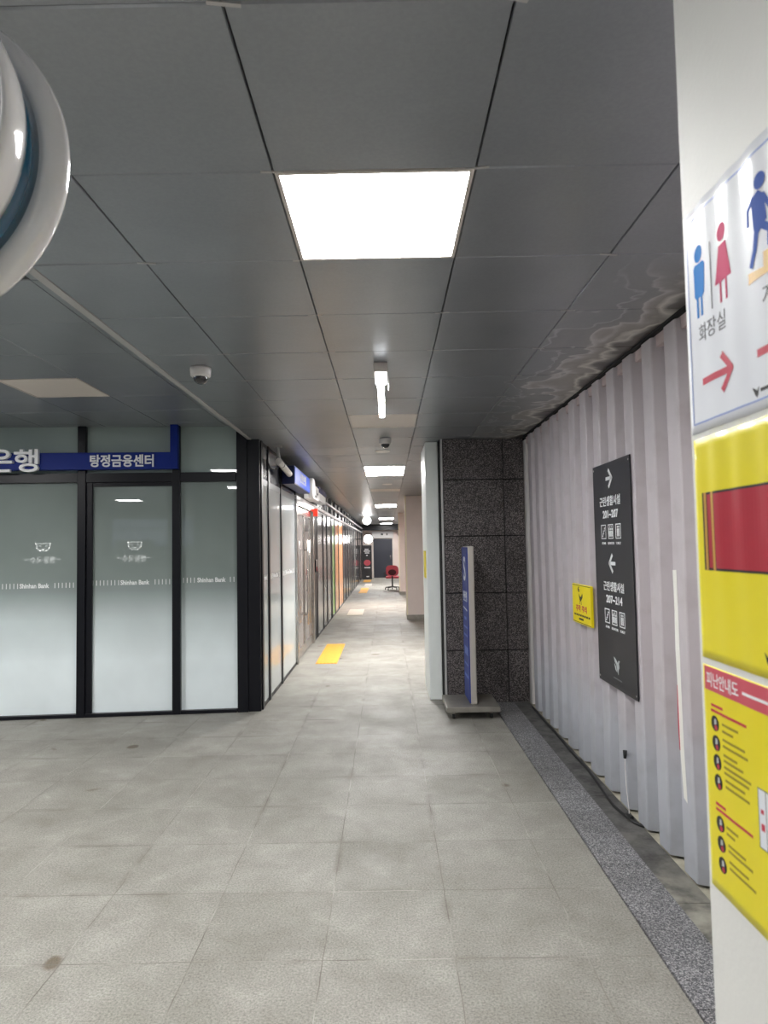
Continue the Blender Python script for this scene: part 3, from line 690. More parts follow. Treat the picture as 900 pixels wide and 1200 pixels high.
# office chair
t = empty('office_chair', (0.17, 25.0, 0), label='red office chair on castors near the far end, right side', cat='chair')
cx, cy = 0.17, 25.0
a = MB(); a.box(cx - 0.24, cx + 0.24, cy - 0.24, cy + 0.24, 0.43, 0.51, 0.03); a.build('seat', M['chair_red'], t)
a = MB()
bk = bmesh.new(); n = 20; outl = []
for k in range(n):
    an = 2 * pi * k / n; sx = abs(cos(an)) ** 0.6 * (1 if cos(an) >= 0 else -1); sz = abs(sin(an)) ** 0.6 * (1 if sin(an) >= 0 else -1)
    outl.append((cx + 0.235 * sx, 0.72 + 0.20 * sz))
a.prism([(x, z) for x, z in outl], 0, 0.07, Matrix.Translation((0, cy - 0.22, 0)) @ Matrix.Rotation(pi / 2, 4, 'X')); a.build('backrest', M['chair_red'], t)
a = MB(); a.prism([(cx + 0.15 * cos(2 * pi * k / 20), 0.66 + 0.11 * sin(2 * pi * k / 20)) for k in range(20)], 0, 0.02, Matrix.Translation((0, cy - 0.287, 0)) @ Matrix.Rotation(pi / 2, 4, 'X')); a.build('back_panel', M['chair_dark'], t)
a = MB(); a.cyl((cx, cy, 0.1), (cx, cy, 0.44), 0.028); a.build('gas_lift', M['rubber'], t)
a = MB(); a.box(cx - 0.03, cx + 0.03, cy - 0.27, cy - 0.2, 0.42, 0.62, 0.01); a.build('back_stem', M['rubber'], t)
a = MB()
for k in range(5):
    an = radians(18 + 72 * k); a.cyl((cx, cy, 0.115), (cx + 0.27 * cos(an), cy + 0.27 * sin(an), 0.085), 0.025, 0.016)
a.build('star_base', M['rubber'], t)
for k in range(5):
    an = radians(18 + 72 * k); px, py = cx + 0.27 * cos(an), cy + 0.27 * sin(an)
    a = MB(); a.cyl((px - 0.02, py, 0.03), (px + 0.02, py, 0.03), 0.03); a.cyl((px, py, 0.045), (px, py, 0.09), 0.008); a.build('castor', M['rubber'], t)
for s in (-1, 1):
    a = MB(); a.tube([(cx + s * 0.2, cy, 0.45), (cx + s * 0.29, cy, 0.5), (cx + s * 0.29, cy + 0.02, 0.64)], 0.016); a.box(cx + s * 0.29 - 0.03, cx + s * 0.29 + 0.03, cy - 0.12, cy + 0.14, 0.64, 0.67, 0.01); a.build('armrest', M['rubber'], t)

# ------------------------------------------------------------------ right side: columns, granite wall, corrugated sheet wall
def column(x0, x1, y0, y1, m, edge=True):
    c = empty('column', ((x0 + x1) / 2, (y0 + y1) / 2, 0), kind='structure')
    a = MB(); a.box(x0, x1, y0, y1, 0.1, SOF, 0.006); a.build('shaft', m, c)
    a = MB(); a.box(x0 - 0.004, x1 + 0.004, y0 - 0.004, y1 + 0.004, 0, 0.1, 0.003); a.build('plinth', M['base_grey'], c)
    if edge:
        a = MB(); a.box(x0 - 0.01, x0 + 0.02, y0 - 0.01, y0 + 0.02, 0.1, SOF, 0.003); a.build('lit_edge', M['cream_edge'], c)  # cream strip: light on the column's left edge put into colour
    return c
c = empty('column', (0.5, 7.4, 0), kind='structure')
a = MB(); a.box(0.425, 0.565, 7.12, 7.9, 0.0, SOF, 0.012); a.build('shaft', M['column'], c)
a = MB(); a.box(0.417, 0.431, 7.3, 7.62, 1.28, 1.58, 0.001); nt_ = a.build('notice', M['yellow_sign'], label='yellow notice on the left flank of the nearest white column', cat='notice')
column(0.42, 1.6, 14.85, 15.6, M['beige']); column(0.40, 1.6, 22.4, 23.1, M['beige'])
a = MB(); a.box(1.6, 1.8, 7.7, 35, 0, SOF + 0.1); a.build('wall_right_passage', M['beige'], kind='structure')
a = MB()
gx = [0.60, 1.237, 1.455]; gz = [-0.0, 0.54, 1.135, 1.73, 2.325, SOF]
for i in range(2):
    for k in range(5): a.box(gx[i] + 0.004, gx[i + 1] - 0.004, 6.95, 7.0, gz[k] + 0.005, gz[k + 1] - 0.005, 0.0015)
a.build('wall_granite', M['granite'], kind='structure')
a = MB(); a.box(0.57, 1.62, 6.985, 7.72, 0, SOF); a.build('wall_core', M['gap'], kind='structure')
a = MB(); a.box(0.578, 0.598, 6.94, 7.0, 0, SOF, 0.002); a.build('trim_12', M['trim'], kind='structure')
a = MB(); a.box(1.458, 1.515, 6.86, 6.99, 0, SOF - 0.03, 0.003); a.build('trim_13', M['plastic_white'], kind='structure')
# hat profile sheet
XF, XB = 1.445, 1.530
pts = []
y = -1.004
while y < 6.78:
    pts += [(XB, y), (XF + 0.004, y + 0.034), (XF, y + 0.04), (XF, y + 0.166), (XF + 0.004, y + 0.171), (XB, y + 0.174)]
    y += 0.30
a = MB(); bm = a.bm
zs = [0.012, 0.9, 1.8, SOF - 0.02]
rows = [[bm.verts.new((x + (0.004 * sin(3 * z + yy) if 0.1 < z < 2.6 else 0), yy, z)) for x, yy in pts] for z in zs]
for r0, r1 in zip(rows, rows[1:]):
    for k in range(len(pts) - 1): bm.faces.new((r0[k], r0[k + 1], r1[k + 1], r1[k]))
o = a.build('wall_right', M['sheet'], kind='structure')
sol = o.modifiers.new('thickness', 'SOLIDIFY'); sol.thickness = 0.002; sol.offset = -1
a = MB(); a.box(1.468, 1.54, -1.1, 6.86, 2.685, SOF - 0.006); a.build('trim_14', M['capping'], kind='structure')
a = MB(); a.box(1.56, 1.75, -1.2, 7.0, -0.05, SOF + 0.1); a.build('wall_backing', M['white_paint'], kind='structure')
a = MB(); a.box(1.435, 1.475, -1.1, 6.86, SOF - 0.012, SOF + 0.01); a.build('shadow_gap_strip', M['gap'], kind='structure')  # near-black strip painted in for the shadow gap above the sheets

# charcoal direction sign
SX = 1.405
t = empty('direction_sign', (SX, 4.14, 1.44), label='tall charcoal direction sign with white arrows and icons on the corrugated wall', cat='sign')
fr = frame((1.432, 4.566, 0.7176), (0, -1, 0)) @ Matrix.Scale(1.019, 4)
a = MB(); a.prism([(0, 0), (0.68, 0), (0.68, 1.41), (0, 1.41)], -0.006, 0.0, fr); a.build('board', M['dark_sign'], t)
for v_ in (0.2, 1.2):
    a = MB(); a.prism([(0.04, v_), (0.64, v_), (0.64, v_ + 0.03), (0.04, v_ + 0.03)], -0.0125, -0.006, fr); a.build('mounting_rail', M['trim'], t)
for (cx_, cy_, s) in ((0.315, 1.308, 1), (0.33, 0.772, -1)):
    a = MB()
    a.stroke([(cx_ - 0.055 * s, cy_), (cx_ + 0.05 * s, cy_)], 0.022, 0, 0.0015, fr)
    a.stroke([(cx_ - 0.005 * s, cy_ + 0.055), (cx_ + 0.055 * s, cy_), (cx_ - 0.005 * s, cy_ - 0.055)], 0.022, 0, 0.0015, fr)
    a.build('arrow', M['white_decal'], t)
def line(*k):
    b = MB(); b.text(*k); b.build('lettering', M['white_decal'], t)
a = type('L', (), {'text': staticmethod(line)})
a.text('근린생활시설', 0.128, 1.135, 0.378, 0.062, 0.0015, fr, 0.015); a.text('201~207', 0.182, 1.058, 0.28, 0.050, 0.0015, fr, 0.02)
a.text('근린생활시설', 0.150, 0.597, 0.368, 0.060, 0.0015, fr, 0.015); a.text('207~214', 0.195, 0.520, 0.288, 0.050, 0.0015, fr, 0.02)
for zz, xo in ((0.891, 0.0), (0.357, 0.016)):
    a.text('STAIR', 0.150 + xo, zz, 0.075, 0.015, 0.0015, fr, 0.01); a.text('ELEVATOR', 0.265 + xo, zz, 0.115, 0.015, 0.0015, fr, 0.01); a.text('TOILET', 0.412 + xo, zz, 0.085, 0.015, 0.0015, fr, 0.01)
a = MB()
for zz, xo in ((0.926, 0.0), (0.389, 0.016)):
    for q, xx in enumerate((0.142, 0.276, 0.411)):
        a = MB(); x0, x1, y0, y1 = xx + xo, xx + xo + 0.09, zz, zz + 0.092; e = 0.006
        a.prism([(x0, y0), (x1, y0), (x1, y0 + e), (x0, y0 + e)], 0, 0.0015, fr); a.prism([(x0, y1 - e), (x1, y1 - e), (x1, y1), (x0, y1)], 0, 0.0015, fr)
        a.prism([(x0, y0 + e), (x0 + e, y0 + e), (x0 + e, y1 - e), (x0, y1 - e)], 0, 0.0015, fr); a.prism([(x1 - e, y0 + e), (x1, y0 + e), (x1, y1 - e), (x1 - e, y1 - e)], 0, 0.0015, fr)
        if q == 0:
            a.stroke([(x0 + 0.016, y0 + 0.018), (x0 + 0.03, y0 + 0.018), (x0 + 0.03, y0 + 0.034), (x0 + 0.045, y0 + 0.034), (x0 + 0.045, y0 + 0.052), (x0 + 0.06, y0 + 0.052), (x0 + 0.06, y0 + 0.07), (x0 + 0.076, y0 + 0.07)], 0.008, 0, 0.0015, fr)
        else:
            nn = 3 if q == 1 else 2
            for k in range(nn):
                xc = (x0 + x1) / 2 + (k - (nn - 1) / 2) * 0.024; yb = y0 + 0.014
                a.disc2(xc, yb + (0.047 if q == 1 else 0.058), 0.0075, 0, 0.0015, fr, 10)
                a.prism([(xc - 0.008, yb), (xc + 0.008, yb), (xc + 0.009, yb + (0.037 if q == 1 else 0.048)), (xc - 0.009, yb + (0.037 if q == 1 else 0.048))], 0, 0.0015, fr)
            if q == 1:
                a.prism([(x0 + 0.025, y1 - 0.022), (x0 + 0.04, y1 - 0.022), (x0 + 0.0325, y1 - 0.011)], 0, 0.0015, fr); a.prism([(x1 - 0.04, y1 - 0.012), (x1 - 0.025, y1 - 0.012), (x1 - 0.0325, y1 - 0.023)], 0, 0.0015, fr)
        a.build(('stair_icon', 'elevator_icon', 'toilet_icon')[q], M['white_decal'], t)
a = MB()  # winged emblem near the foot of the sign
a.prism([(0.300, 0.190), (0.318, 0.160), (0.340, 0.150), (0.352, 0.120), (0.372, 0.090), (0.376, 0.120), (0.392, 0.135), (0.386, 0.160), (0.404, 0.178), (0.380, 0.178), (0.366, 0.160), (0.350, 0.168), (0.330, 0.180)], 0, 0.0015, fr)
a.prism([(0.305, 0.150), (0.33, 0.135), (0.346, 0.105), (0.325, 0.115)], 0, 0.0015, fr)
a.build('emblem', M['grey_decal'], t)
a = MB(); a.prism([(0.285, 0.055), (0.43, 0.055), (0.43, 0.063), (0.285, 0.063)], 0, 0.0015, fr); a.build('small_print', M['grey_ink'], t)
for (u, v) in ((0.66, 1.385), (0.02, 1.385), (0.66, 0.025), (0.02, 0.025)):
    a = MB(); a.disc2(u, v, 0.006, 0, 0.002, fr, 12); a.build('screw', M['trim'], t)

# small yellow caution sign
t = empty('caution_sign', (1.43, 4.91, 1.185), label='small yellow caution sheet with red lettering left of the charcoal sign', cat='sign')
fr = frame((1.425, 5.14, 1.04), (0, -1, 0))
a = MB(); a.prism([(0, 0), (0.455, 0), (0.455, 0.29), (0, 0.29)], -0.018, 0, fr); a.build('sheet', M['yellow_sign'], t)
a = MB(); e = 0.004
bars('border_line', M['ink'], t, ((0.006, 0.449, 0.280, 0.284), (0.006, 0.449, 0.006, 0.010)), fr, 0.001)
a = MB()  # tumbling figure
a.disc2(0.172, 0.245, 0.012, 0, 0.001, fr, 14); a.stroke([(0.17, 0.232), (0.15, 0.255), (0.178, 0.272)], 0.010, 0, 0.001, fr)
a.prism([(0.165, 0.222), (0.205, 0.196), (0.232, 0.205), (0.252, 0.225), (0.262, 0.215), (0.256, 0.196), (0.235, 0.178), (0.208, 0.166), (0.185, 0.178)], 0, 0.001, fr)
a.stroke([(0.195, 0.175), (0.19, 0.145)], 0.006, 0, 0.001, fr); a.stroke([(0.222, 0.172), (0.226, 0.142)], 0.006, 0, 0.001, fr)
a.build('pictogram', M['ink'], t)
a = MB(); a.text('추락', 0.085, 0.088, 0.12, 0.05, 0.001, fr, 0.025); a.build('lettering', M['red_ink'], t); a = MB(); a.text('주의', 0.235, 0.088, 0.12, 0.05, 0.001, fr, 0.025); a.build('lettering', M['red_ink'], t)
bars('small_print', M['ink'], t, [(x0, x1, y0, y0 + 0.014) for (x0, x1, y0) in [(0.04 + 0.05 * k, 0.075 + 0.05 * k, 0.055) for k in range(8)] + [(0.16, 0.27, 0.028)]], fr, 0.001)

# torn tape strip, plug and cables
a = MB(); fr = frame((1.4435, 3.345, 0), (0, -1, 0))
a.prism([(-0.018, 1.494), (0.022, 1.496), (0.024, 1.2), (0.026, 0.95), (0.03, 0.62), (0.045, 0.362), (0.008, 0.375), (-0.012, 0.6), (-0.02, 0.72), (-0.014, 0.9), (-0.022, 1.1), (-0.015, 1.3)], 0.0, 0.002, fr)
tp = a.build('tape_strip', M['tape'], label='torn white strip of tape on the corrugated wall near the poster pillar', cat='tape')
a = MB(); a.prism([(-0.018, 0.92), (-0.014, 0.92), (-0.010, 0.6), (-0.017, 0.6), (-0.024, 0.72)], 0.0021, 0.003, fr); a.build('red_edge', M['red_ink'], tp, label='torn red edge')
t = empty('charger_cable', (1.42, 4.1, 0), label='thin white cable with a black plug leaning on the corrugated wall', cat='cable')
a = MB(); a.tube([(1.425, 4.105, 0.345), (1.420, 4.095, 0.27), (1.414, 4.07, 0.18), (1.412, 4.045, 0.10), (1.412, 4.03, 0.045), (1.41, 4.025, 0.014)], 0.0025); a.build('lead', M['plastic_white'], t)
a = MB(); a.cyl((1.4235, 4.101, 0.325), (1.428, 4.108, 0.372), 0.009, 0.013); a.build('plug', M['ink'], t, label='black plug')
a = MB(); a.cyl((1.405, 4.05, 0.014), (1.415, 3.99, 0.016), 0.012); a.build('socket', M['ink'], t, label='black socket on the ground')
a = MB()
cp = [(1.43, 6.72, 0.004), (1.42, 6.3, 0.004), (1.425, 5.8, 0.004), (1.415, 5.3, 0.004), (1.42, 4.9, 0.004), (1.405, 4.6, 0.004), (1.385, 4.35, 0.004), (1.38, 4.2, 0.004), (1.39, 4.1, 0.004), (1.415, 3.95, 0.004), (1.45, 3.90, 0.004)]
a.tube(cp, 0.009); a.build('floor_cable', M['rubber'], label='black cable lying along the foot of the corrugated wall', cat='cable')
a = MB(); a.tube([(1.528, 6.74, 2.70), (1.524, 6.75, 1.8), (1.526, 6.745, 1.0), (1.52, 6.75, 0.55), (1.53, 6.72, 0.38), (1.50, 6.70, 0.30)], 0.008); a.build('wall_cable', M['rubber'], label='black cable hanging down the corner by the granite wall', cat='cable')

# blue banner stand on a wheeled plate
t = empty('sign_stand', (0.78, 6.5, 0), label='slim blue sign stand on a wheeled grey plate by the white column', cat='sign stand')
a = MB(); a.box(0.53, 1.03, 6.26, 6.80, 0.075, 0.125, 0.006); a.build('base_plate', M['base_grey'], t)
for (px, py) in ((0.60, 6.34), (0.96, 6.34), (0.60, 6.72), (0.96, 6.72)):
    a = MB(); a.box(px - 0.02, px + 0.02, py - 0.02, py + 0.02, 0.05, 0.076, 0.003); c_ = a.build('castor', M['steel'], t)
    a = MB(); a.cyl((px - 0.013, py + 0.012, 0.030), (px + 0.013, py + 0.012, 0.030), 0.030); a.build('wheel', M['rubber'], c_)
# board stands nearly edge-on; its printed face looks to the left
BM_ = Matrix.Translation((0.765, 6.36, 0.125)) @ Matrix.Rotation(radians(90.6), 4, 'Z')   # local x runs away from the viewer
a = MB(); a.box(0, 0.40, -0.065, -0.006, 0.0, 1.50, 0.01, BM_); a.build('board_frame', M['board_edge'], t)
a = MB(); a.box(0.008, 0.392, -0.006, 0.004, 0.01, 1.49, 0.001, BM_); a.build('printed_face', M['stand_blue'], t)
fr = BM_ @ Matrix.Translation((0.392, 0.004, 0)) @ Matrix(((-1, 0, 0, 0), (0, 0, 1, 0), (0, 1, 0, 0), (0, 0, 0, 1)))
a = MB(); a.text('S', 0.10, 1.16, 0.17, 0.24, 0.001, fr, 0.02); a.build('emblem', M['white_decal'], t)
a = MB(); a.text('신한은행', 0.04, 0.96, 0.30, 0.10, 0.001, fr, 0.02); a.build('lettering', M['white_decal'], t)
a = MB(); a.prism([(0.05, 0.89), (0.33, 0.87), (0.33, 0.885), (0.05, 0.905)], 0, 0.001, fr); a.build('stripe', M['white_decal'], t)
bars('small_print', M['soft_blue_ink'], t, [(x0, x0 + wd, z0, z0 + h0) for (x0, wd, z0, h0) in ((0.12, 0.15, 0.78, 0.03), (0.06, 0.26, 0.70, 0.02), (0.06, 0.26, 0.62, 0.02), (0.08, 0.24, 0.44, 0.08), (0.06, 0.26, 0.34, 0.02), (0.05, 0.28, 0.22, 0.03))], fr, 0.001)

# ------------------------------------------------------------------ near white pillar with posters (right edge)
KX = 0.424
a = MB(); a.box(KX, 1.12, -0.10, 0.915, 0, SOF, 0.004); a.build('pillar', M['white_paint'], kind='structure')

def wave(u, v, amp): return amp * (0.5 + 0.5 * sin(u * 46 + 1.2 * sin(v * 2.0))) * (0.35 + 0.65 * v) * max(0.0, min(1, u * 12)) + 0.0006
SHEET = {}
def drape(mb):
    """print lies on the sheet: cut finely and follow its folds"""
    bm = mb.bm; y0, z0, wd, ht, amp, fx = SHEET['now']
    ys = [v.co.y for v in bm.verts]; zs_ = [v.co.z for v in bm.verts]
    def cuts(lo, hi, st, no, ax):
        k = math.ceil(lo / st)
        while k * st < hi:
            co = [0, 0, 0]; co[ax] = k * st
            bmesh.ops.bisect_plane(bm, geom=bm.verts[:] + bm.edges[:] + bm.faces[:], plane_co=co, plane_no=no); k += 1
    cuts(min(ys), max(ys), 0.007, (0, 1, 0), 1); cuts(min(zs_), max(zs_), 0.03, (0, 0, 1), 2)
    for v in bm.verts:
        d = fx - v.co.x
        v.co.x = KX - wave((y0 - v.co.y) / wd, (v.co.z - z0) / ht, amp) - 0.00025 - d * 0.35
    return mb

def wavy_sheet(y0, z0, wd, ht, amp, fx):
    SHEET['now'] = (y0, z0, wd, ht, amp, fx)
    """laminated sheet taped to the pillar: sags off the wall in soft vertical folds"""
    mb = MB(); bm = mb.bm; nu, nv = 72, 24; g = []
    for j in range(nv + 1):
        row = []
        for i in range(nu + 1):
            u, v = i / nu, j / nv
            h = wave(u, v, amp)
            row.append(bm.verts.new((KX - h, y0 - u * wd, z0 + v * ht)))
        g.append(row)
    back = [[bm.verts.new((KX - 0.0002, v.co.y, v.co.z)) for v in row] for row in g]
    for j in range(nv):
        for i in range(nu): bm.faces.new((g[j][i], g[j][i + 1], g[j + 1][i + 1], g[j + 1][i]))
    for i in range(nu): bm.faces.new((back[0][i], back[0][i + 1], g[0][i + 1], g[0][i])); bm.faces.new((g[nv][i], g[nv][i + 1], back[nv][i + 1], back[nv][i]))
    for j in range(nv): bm.faces.new((back[j][0], g[j][0], g[j + 1][0], back[j + 1][0])); bm.faces.new((g[j][nu], back[j][nu], back[j + 1][nu], g[j + 1][nu]))
    for f_ in bm.faces: f_.smooth = True
    return mb
PY = 0.908
# 1: white poster with toilet and stair pictograms
t = empty('poster', (KX, 0.7, 1.94), label='white poster with toilet and stair pictograms, top sheet on the near pillar', cat='poster', group='laminated posters on the near pillar')
wavy_sheet(PY, 1.785, 0.42, 0.305, 0.0020, KX - 0.0032).build('sheet', M['paper'], t)
fr = frame((KX - 0.0032, 0.90, 1.785), (0, -1, 0)); D = 0.0006
a = MB()
for (x0, x1, y0, y1) in ((0.0, 0.40, 0.0115, 0.0135), (0.0, 0.002, 0.0115, 0.292), (0.0, 0.40, 0.290, 0.2925)): a.prism([(x0, y0), (x1, y0), (x1, y1), (x0, y1)], 0, D, fr)
drape(a).build('border', M['line_ink'], t)
a = MB(); a.disc2(0.032, 0.238, 0.0115, 0, D, fr)
a.prism([(0.017, 0.222), (0.021, 0.226), (0.045, 0.224), (0.050, 0.219), (0.046, 0.182), (0.042, 0.179), (0.022, 0.179), (0.018, 0.183)], 0, D, fr)
a.prism([(0.0225, 0.18), (0.0275, 0.18), (0.0275, 0.153), (0.0225, 0.153)], 0, D, fr); a.prism([(0.0345, 0.18), (0.0395, 0.18), (0.0395, 0.153), (0.0345, 0.153)], 0, D, fr)
drape(a).build('man_pictogram', M['blue_ink'], t)
a = MB(); a.disc2(0.093, 0.239, 0.0115, 0, D, fr)
a.prism([(0.084, 0.224), (0.104, 0.224), (0.114, 0.178), (0.073, 0.178)], 0, D, fr)
a.prism([(0.0835, 0.18), (0.088, 0.18), (0.088, 0.152), (0.0835, 0.152)], 0, D, fr); a.prism([(0.0985, 0.18), (0.103, 0.18), (0.103, 0.152), (0.0985, 0.152)], 0, D, fr)
drape(a).build('woman_pictogram', M['pink_ink'], t)
a = MB(); a.prism([(0.0635, 0.24), (0.0655, 0.24), (0.0655, 0.152), (0.0635, 0.152)], 0, D, fr)
a.text('화장실', 0.025, 0.118, 0.069, 0.024, D, fr, 0.0); a.text('계단', 0.176, 0.113, 0.048, 0.024, D, fr, 0.0)
drape(a).build('lettering', M['grey_ink'], t)
a = MB(); a.disc2(0.180, 0.2555, 0.0095, 0, D, fr)
a.prism([(0.163, 0.241), (0.177, 0.246), (0.186, 0.238), (0.190, 0.208), (0.172, 0.196), (0.166, 0.205)], 0, D, fr)
a.stroke([(0.168, 0.241), (0.154, 0.232), (0.153, 0.214)], 0.006, 0, D, fr); a.stroke([(0.184, 0.238), (0.198, 0.216), (0.21, 0.226)], 0.006, 0, D, fr)
a.stroke([(0.171, 0.202), (0.166, 0.182), (0.156, 0.165)], 0.0085, 0, D, fr); a.stroke([(0.182, 0.204), (0.194, 0.195), (0.193, 0.177)], 0.0085, 0, D, fr)
drape(a).build('stair_climber', M['indigo_ink'], t)
a = MB(); a.prism([(0.149, 0.148), (0.149, 0.161), (0.180, 0.157), (0.181, 0.174), (0.210, 0.172), (0.211, 0.192), (0.245, 0.19), (0.245, 0.148)], 0, D, fr); drape(a).build('stair_pictogram', M['ochre'], t)
for x0 in (0.030, 0.160):
    a = MB()
    a.stroke([(x0, 0.065), (x0 + 0.072, 0.065)], 0.009, 0, D, fr); a.stroke([(x0 + 0.050, 0.088), (x0 + 0.074, 0.065), (x0 + 0.050, 0.042)], 0.009, 0, D, fr)
    drape(a).build('arrow', M['red_ink'], t)
a = MB(); a.prism([(0.146, 0.029), (0.151, 0.027), (0.155, 0.024), (0.160, 0.028), (0.158, 0.020), (0.155, 0.016), (0.151, 0.020)], 0, D, fr)
a.prism([(0.163, 0.021), (0.20, 0.021), (0.20, 0.025), (0.163, 0.025)], 0, D, fr); drape(a).build('emblem', M['ink'], t)
# 2: yellow poster with a red and gold panel
t = empty('poster', (KX, 0.7, 1.63), label='yellow poster with a plain red panel and gold bars, middle sheet on the near pillar', cat='poster', group='laminated posters on the near pillar')
wavy_sheet(PY - 0.004, 1.484, 0.42, 0.293, 0.0018, KX - 0.0034).build('sheet', M['yellow'], t)
fr = frame((KX - 0.0034, 0.90, 1.48), (0, -1, 0))
a = MB(); a.prism([(0.015, 0.121), (0.39, 0.121), (0.39, 0.2235), (0.015, 0.2235)], 0, D, fr); drape(a).build('panel_outline', M['ink'], t)
a = MB(); a.prism([(0.0275, 0.124), (0.037, 0.124), (0.037, 0.2205), (0.0275, 0.2205)], D, D + 0.0004, fr)
a.prism([(0.046, 0.124), (0.388, 0.124), (0.388, 0.2205), (0.046, 0.2205)], D, D + 0.0004, fr); drape(a).build('red_panel', M['crimson'], t)
a = MB(); a.prism([(0.019, 0.121), (0.025, 0.121), (0.025, 0.2235), (0.019, 0.2235)], D, D + 0.0005, fr); a.prism([(0.038, 0.121), (0.0445, 0.121), (0.0445, 0.2235), (0.038, 0.2235)], D, D + 0.0005, fr); drape(a).build('gold_bars', M['gold'], t)
a = MB(); a.prism([(0.146, 0.033), (0.152, 0.028), (0.157, 0.031), (0.164, 0.035), (0.160, 0.024), (0.155, 0.018), (0.150, 0.022)], 0, D, fr); drape(a).build('emblem', M['ink'], t)
# 3: yellow evacuation notice
t = empty('poster', (KX, 0.7, 1.33), label='yellow evacuation notice with rose header and floor plan, lowest sheet on the near pillar', cat='poster', group='laminated posters on the near pillar')
wavy_sheet(PY - 0.004, 1.186, 0.42, 0.289, 0.0006, KX - 0.0018).build('sheet', M['yellow'], t)
fr = frame((KX - 0.0018, 0.90, 1.18), (0, -1, 0))
a = MB(); a.prism([(0.0, 0.2625), (0.40, 0.2625), (0.40, 0.2935), (0.0, 0.2935)], 0, D, fr); drape(a).build('header', M['rose'], t)
a = MB(); a.text('피난안내도', 0.006, 0.268, 0.079, 0.019, D, fr, 0.012, D); a.prism([(0.094, 0.2745), (0.17, 0.2745), (0.17, 0.278), (0.094, 0.278)], D, 2 * D, fr); drape(a).build('header_lettering', M['white_decal'], t)
bars('red_print', M['red_ink'], t, [(x0, x1, y0, y0 + 0.0035) for (x0, x1, y0) in ((0.015, 0.045, 0.243), (0.014, 0.10, 0.236), (0.017, 0.042, 0.117), (0.017, 0.104, 0.110))], fr, D, True)
bars('small_print', M['dark_yellow_ink'], t, [(x0, x1, y0, y0 + 0.003) for (x0, x1, y0) in ((0.042, 0.08, 0.224), (0.042, 0.068, 0.2155), (0.042, 0.094, 0.205), (0.042, 0.10, 0.197), (0.043, 0.075, 0.186), (0.043, 0.088, 0.179), (0.043, 0.105, 0.171), (0.043, 0.10, 0.164), (0.045, 0.09, 0.155), (0.045, 0.10, 0.147),
                     (0.042, 0.07, 0.096), (0.042, 0.062, 0.088), (0.045, 0.085, 0.075), (0.045, 0.10, 0.068), (0.046, 0.09, 0.055), (0.046, 0.105, 0.047))], fr, D, True)
for (x, y) in ((0.0235, 0.222), (0.0245, 0.197), (0.0255, 0.173), (0.0262, 0.148), (0.0265, 0.095), (0.0272, 0.070), (0.028, 0.044)):
    a = MB(); a.disc2(x, y, 0.0098, 0, D, fr); ic = drape(a).build('round_picture', M['ink'], t)
    a = MB(); a.disc2(x + 0.002, y - 0.005, 0.0035, D, D + 0.0003, fr, 12); drape(a).build('red_spot', M['red_ink'], ic)
    a = MB(); a.prism([(x - 0.002, y - 0.002), (x + 0.004, y), (x + 0.003, y + 0.006), (x - 0.001, y + 0.006)], D, D + 0.0003, fr); drape(a).build('pale_figure', M['grey_decal'], ic)
a = MB(); a.prism([(0.119, 0.107), (0.38, 0.107), (0.38, 0.175), (0.119, 0.175)], 0, D, fr); drape(a).build('floor_plan', M['paper'], t)
a = MB()
for x0 in (0.119, 0.134, 0.16, 0.2, 0.25, 0.3): a.prism([(x0, 0.107), (x0 + 0.0012, 0.107), (x0 + 0.0012, 0.175), (x0, 0.175)], D, D + 0.0003, fr)
for y0 in (0.107, 0.174): a.prism([(0.119, y0), (0.38, y0), (0.38, y0 + 0.0012), (0.119, y0 + 0.0012)], D, D + 0.0003, fr)
drape(a).build('plan_lines', M['grey_ink'], t)
a = MB(); a.prism([(0.124, 0.128), (0.131, 0.128), (0.131, 0.136), (0.124, 0.136)], D, D + 0.0003, fr); a.prism([(0.124, 0.147), (0.130, 0.147), (0.130, 0.152), (0.124, 0.152)], D, D + 0.0003, fr); drape(a).build('plan_marks', M['red_ink'], t)

# ------------------------------------------------------------------ near round sign (upper left)
t = empty('round_sign', (-0.72, 0.89, 2.228), label='large glossy white round sign with a teal band, hanging at upper left', cat='sign')
LM = Matrix.Translation((-0.72, 0, 2.228)) @ Matrix.Rotation(-pi / 2, 4, 'X')      # lathe axis along +y
a = MB(); a.lathe([(0.222, 0.840), (0.2255, 0.832), (0.229, 0.830), (0.2315, 0.834), (0.2335, 0.845), (0.2335, 0.862), (0.2305, 0.882), (0.225, 0.897), (0.219, 0.902), (0.205, 0.903)], LM, 96); a.build('rim', M['gloss_white'], t)
a = MB(); a.lathe([(0, 0.8345), (0.22, 0.8345), (0.2245, 0.8352), (0.2235, 0.842), (0, 0.85)], LM, 96); a.build('face', M['taupe'], t)
a = MB(); a.lathe([(0.10, 0.9), (0.2175, 0.9), (0.2175, 0.947), (0.10, 0.947)], LM, 96); a.build('band', M['teal'], t)
a = MB(); a.lathe([(0.10, 0.944), (0.216, 0.944), (0.222, 0.941), (0.233, 0.943), (0.244, 0.949), (0.2505, 0.958), (0.251, 0.968), (0.2475, 0.978), (0.238, 0.986), (0.215, 0.99), (0, 0.99)], LM, 96); a.build('flange', M['gloss_white'], t)
a = MB(); a.cyl((-0.72, 0.93, 2.43), (-0.72, 0.93, SOF), 0.014); a.lathe([(0, 0), (0.05, 0), (0.05, -0.012), (0, -0.012)], Matrix.Translation((-0.72, 0.93, SOF))); a.build('hanger', M['steel'], t)

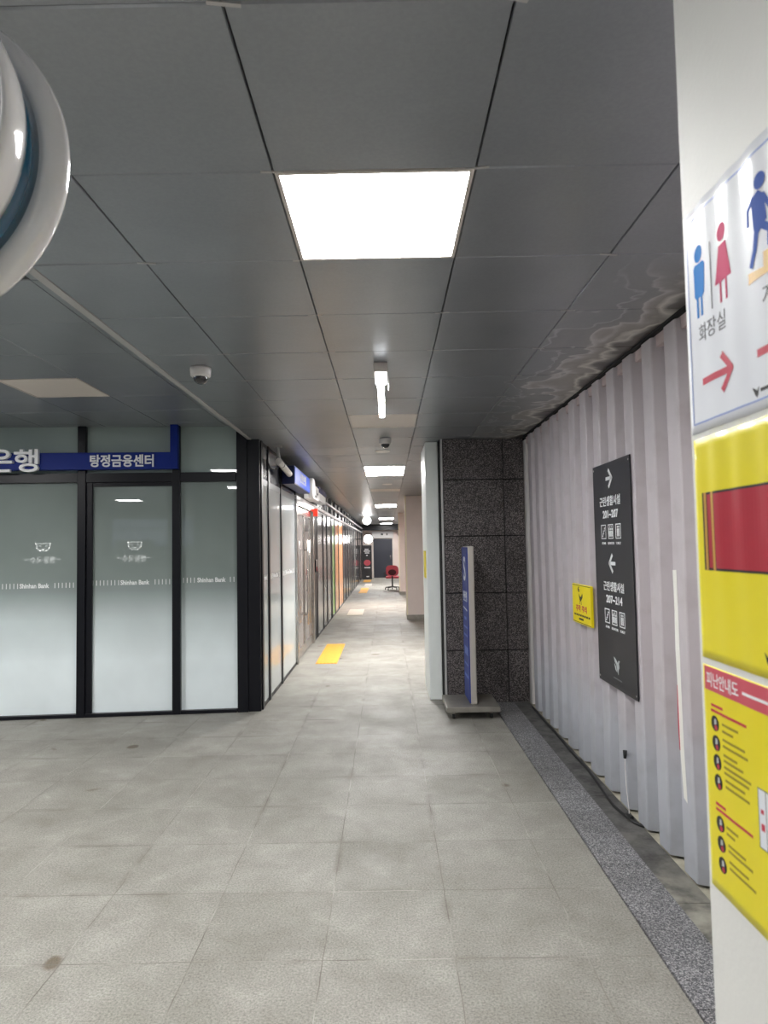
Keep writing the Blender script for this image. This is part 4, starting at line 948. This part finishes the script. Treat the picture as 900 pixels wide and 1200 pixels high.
# ------------------------------------------------------------------ opposite shop behind the viewpoint (seen mirrored in the bank glass)
a = MB(); a.box(-10, 1.8, -5.6, -5.3, 0, 3.0); a.build('wall_opposite', M['shopfront'], kind='structure')
for k, (x0, x1, z0, z1, m) in enumerate(((-5.75, -4.3, 1.75, 2.5, 'dusk'), (-4.2, -3.6, 1.75, 2.5, 'dusk'), (-3.4, -2.2, 1.2, 2.55, 'glass_grey'), (-8.3, -6.4, 0.5, 2.5, 'glass_grey'))):
    win = empty('window_%d' % (30 + k), ((x0 + x1) / 2, -5.3, z0), kind='structure')
    b = MB(); b.box(x0, x1, -5.31, -5.28, z0, z1); b.build('glass_pane', M[m], win)
    b = MB(); e = 0.05
    b.box(x0 - e, x0, -5.32, -5.25, z0 - e, z1 + e); b.box(x1, x1 + e, -5.32, -5.25, z0 - e, z1 + e); b.box(x0, x1, -5.32, -5.25, z0 - e, z0); b.box(x0, x1, -5.32, -5.25, z1, z1 + e); b.box(x0, x1, -5.31, -5.26, z0 + (z1 - z0) * 0.62, z0 + (z1 - z0) * 0.66)
    b.build('window_frame', M['black_alu'], win)
for x, lb in ((-7.5, 'noodle bowl window decal with added glow on the opposite shop, left one in the mirror image'), (-5.15, 'noodle bowl window decal with added glow on the opposite shop, right one in the mirror image')):
    t = empty('shop_sign', (x, -5.25, 1.45), label=lb, cat='sign', group='bowl decals with added glow on the opposite shop')
    fr = frame((x + 0.45, -5.24, 1.25), (-1, 0, 0))
    a = MB()
    a.stroke([(0.27, 0.62), (0.29, 0.50), (0.37, 0.42), (0.53, 0.42), (0.61, 0.50), (0.63, 0.62), (0.27, 0.62)], 0.022, 0, 0.02, fr); a.stroke([(0.34, 0.56), (0.4, 0.54)], 0.02, 0, 0.02, fr); a.stroke([(0.5, 0.54), (0.56, 0.56)], 0.02, 0, 0.02, fr); a.stroke([(0.4, 0.48), (0.45, 0.46), (0.5, 0.48)], 0.02, 0, 0.02, fr)
    a.build('bowl_emblem', M['decal_glow'], t)
    a = MB(); a.text('쌍둥국수', 0.14, 0.08, 0.64, 0.19, 0.02, fr, 0.0); a.stroke([(0.0, 0.19), (0.12, 0.19)], 0.015, 0, 0.02, fr); a.stroke([(0.8, 0.19), (0.92, 0.19)], 0.015, 0, 0.02, fr); a.build('lettering', M['decal_glow'], t)
    a = MB(); a.box(x - 0.5, x + 0.5, -5.30, -5.24, 1.28, 1.92); a.build('back_plate', M['shopfront'], t)
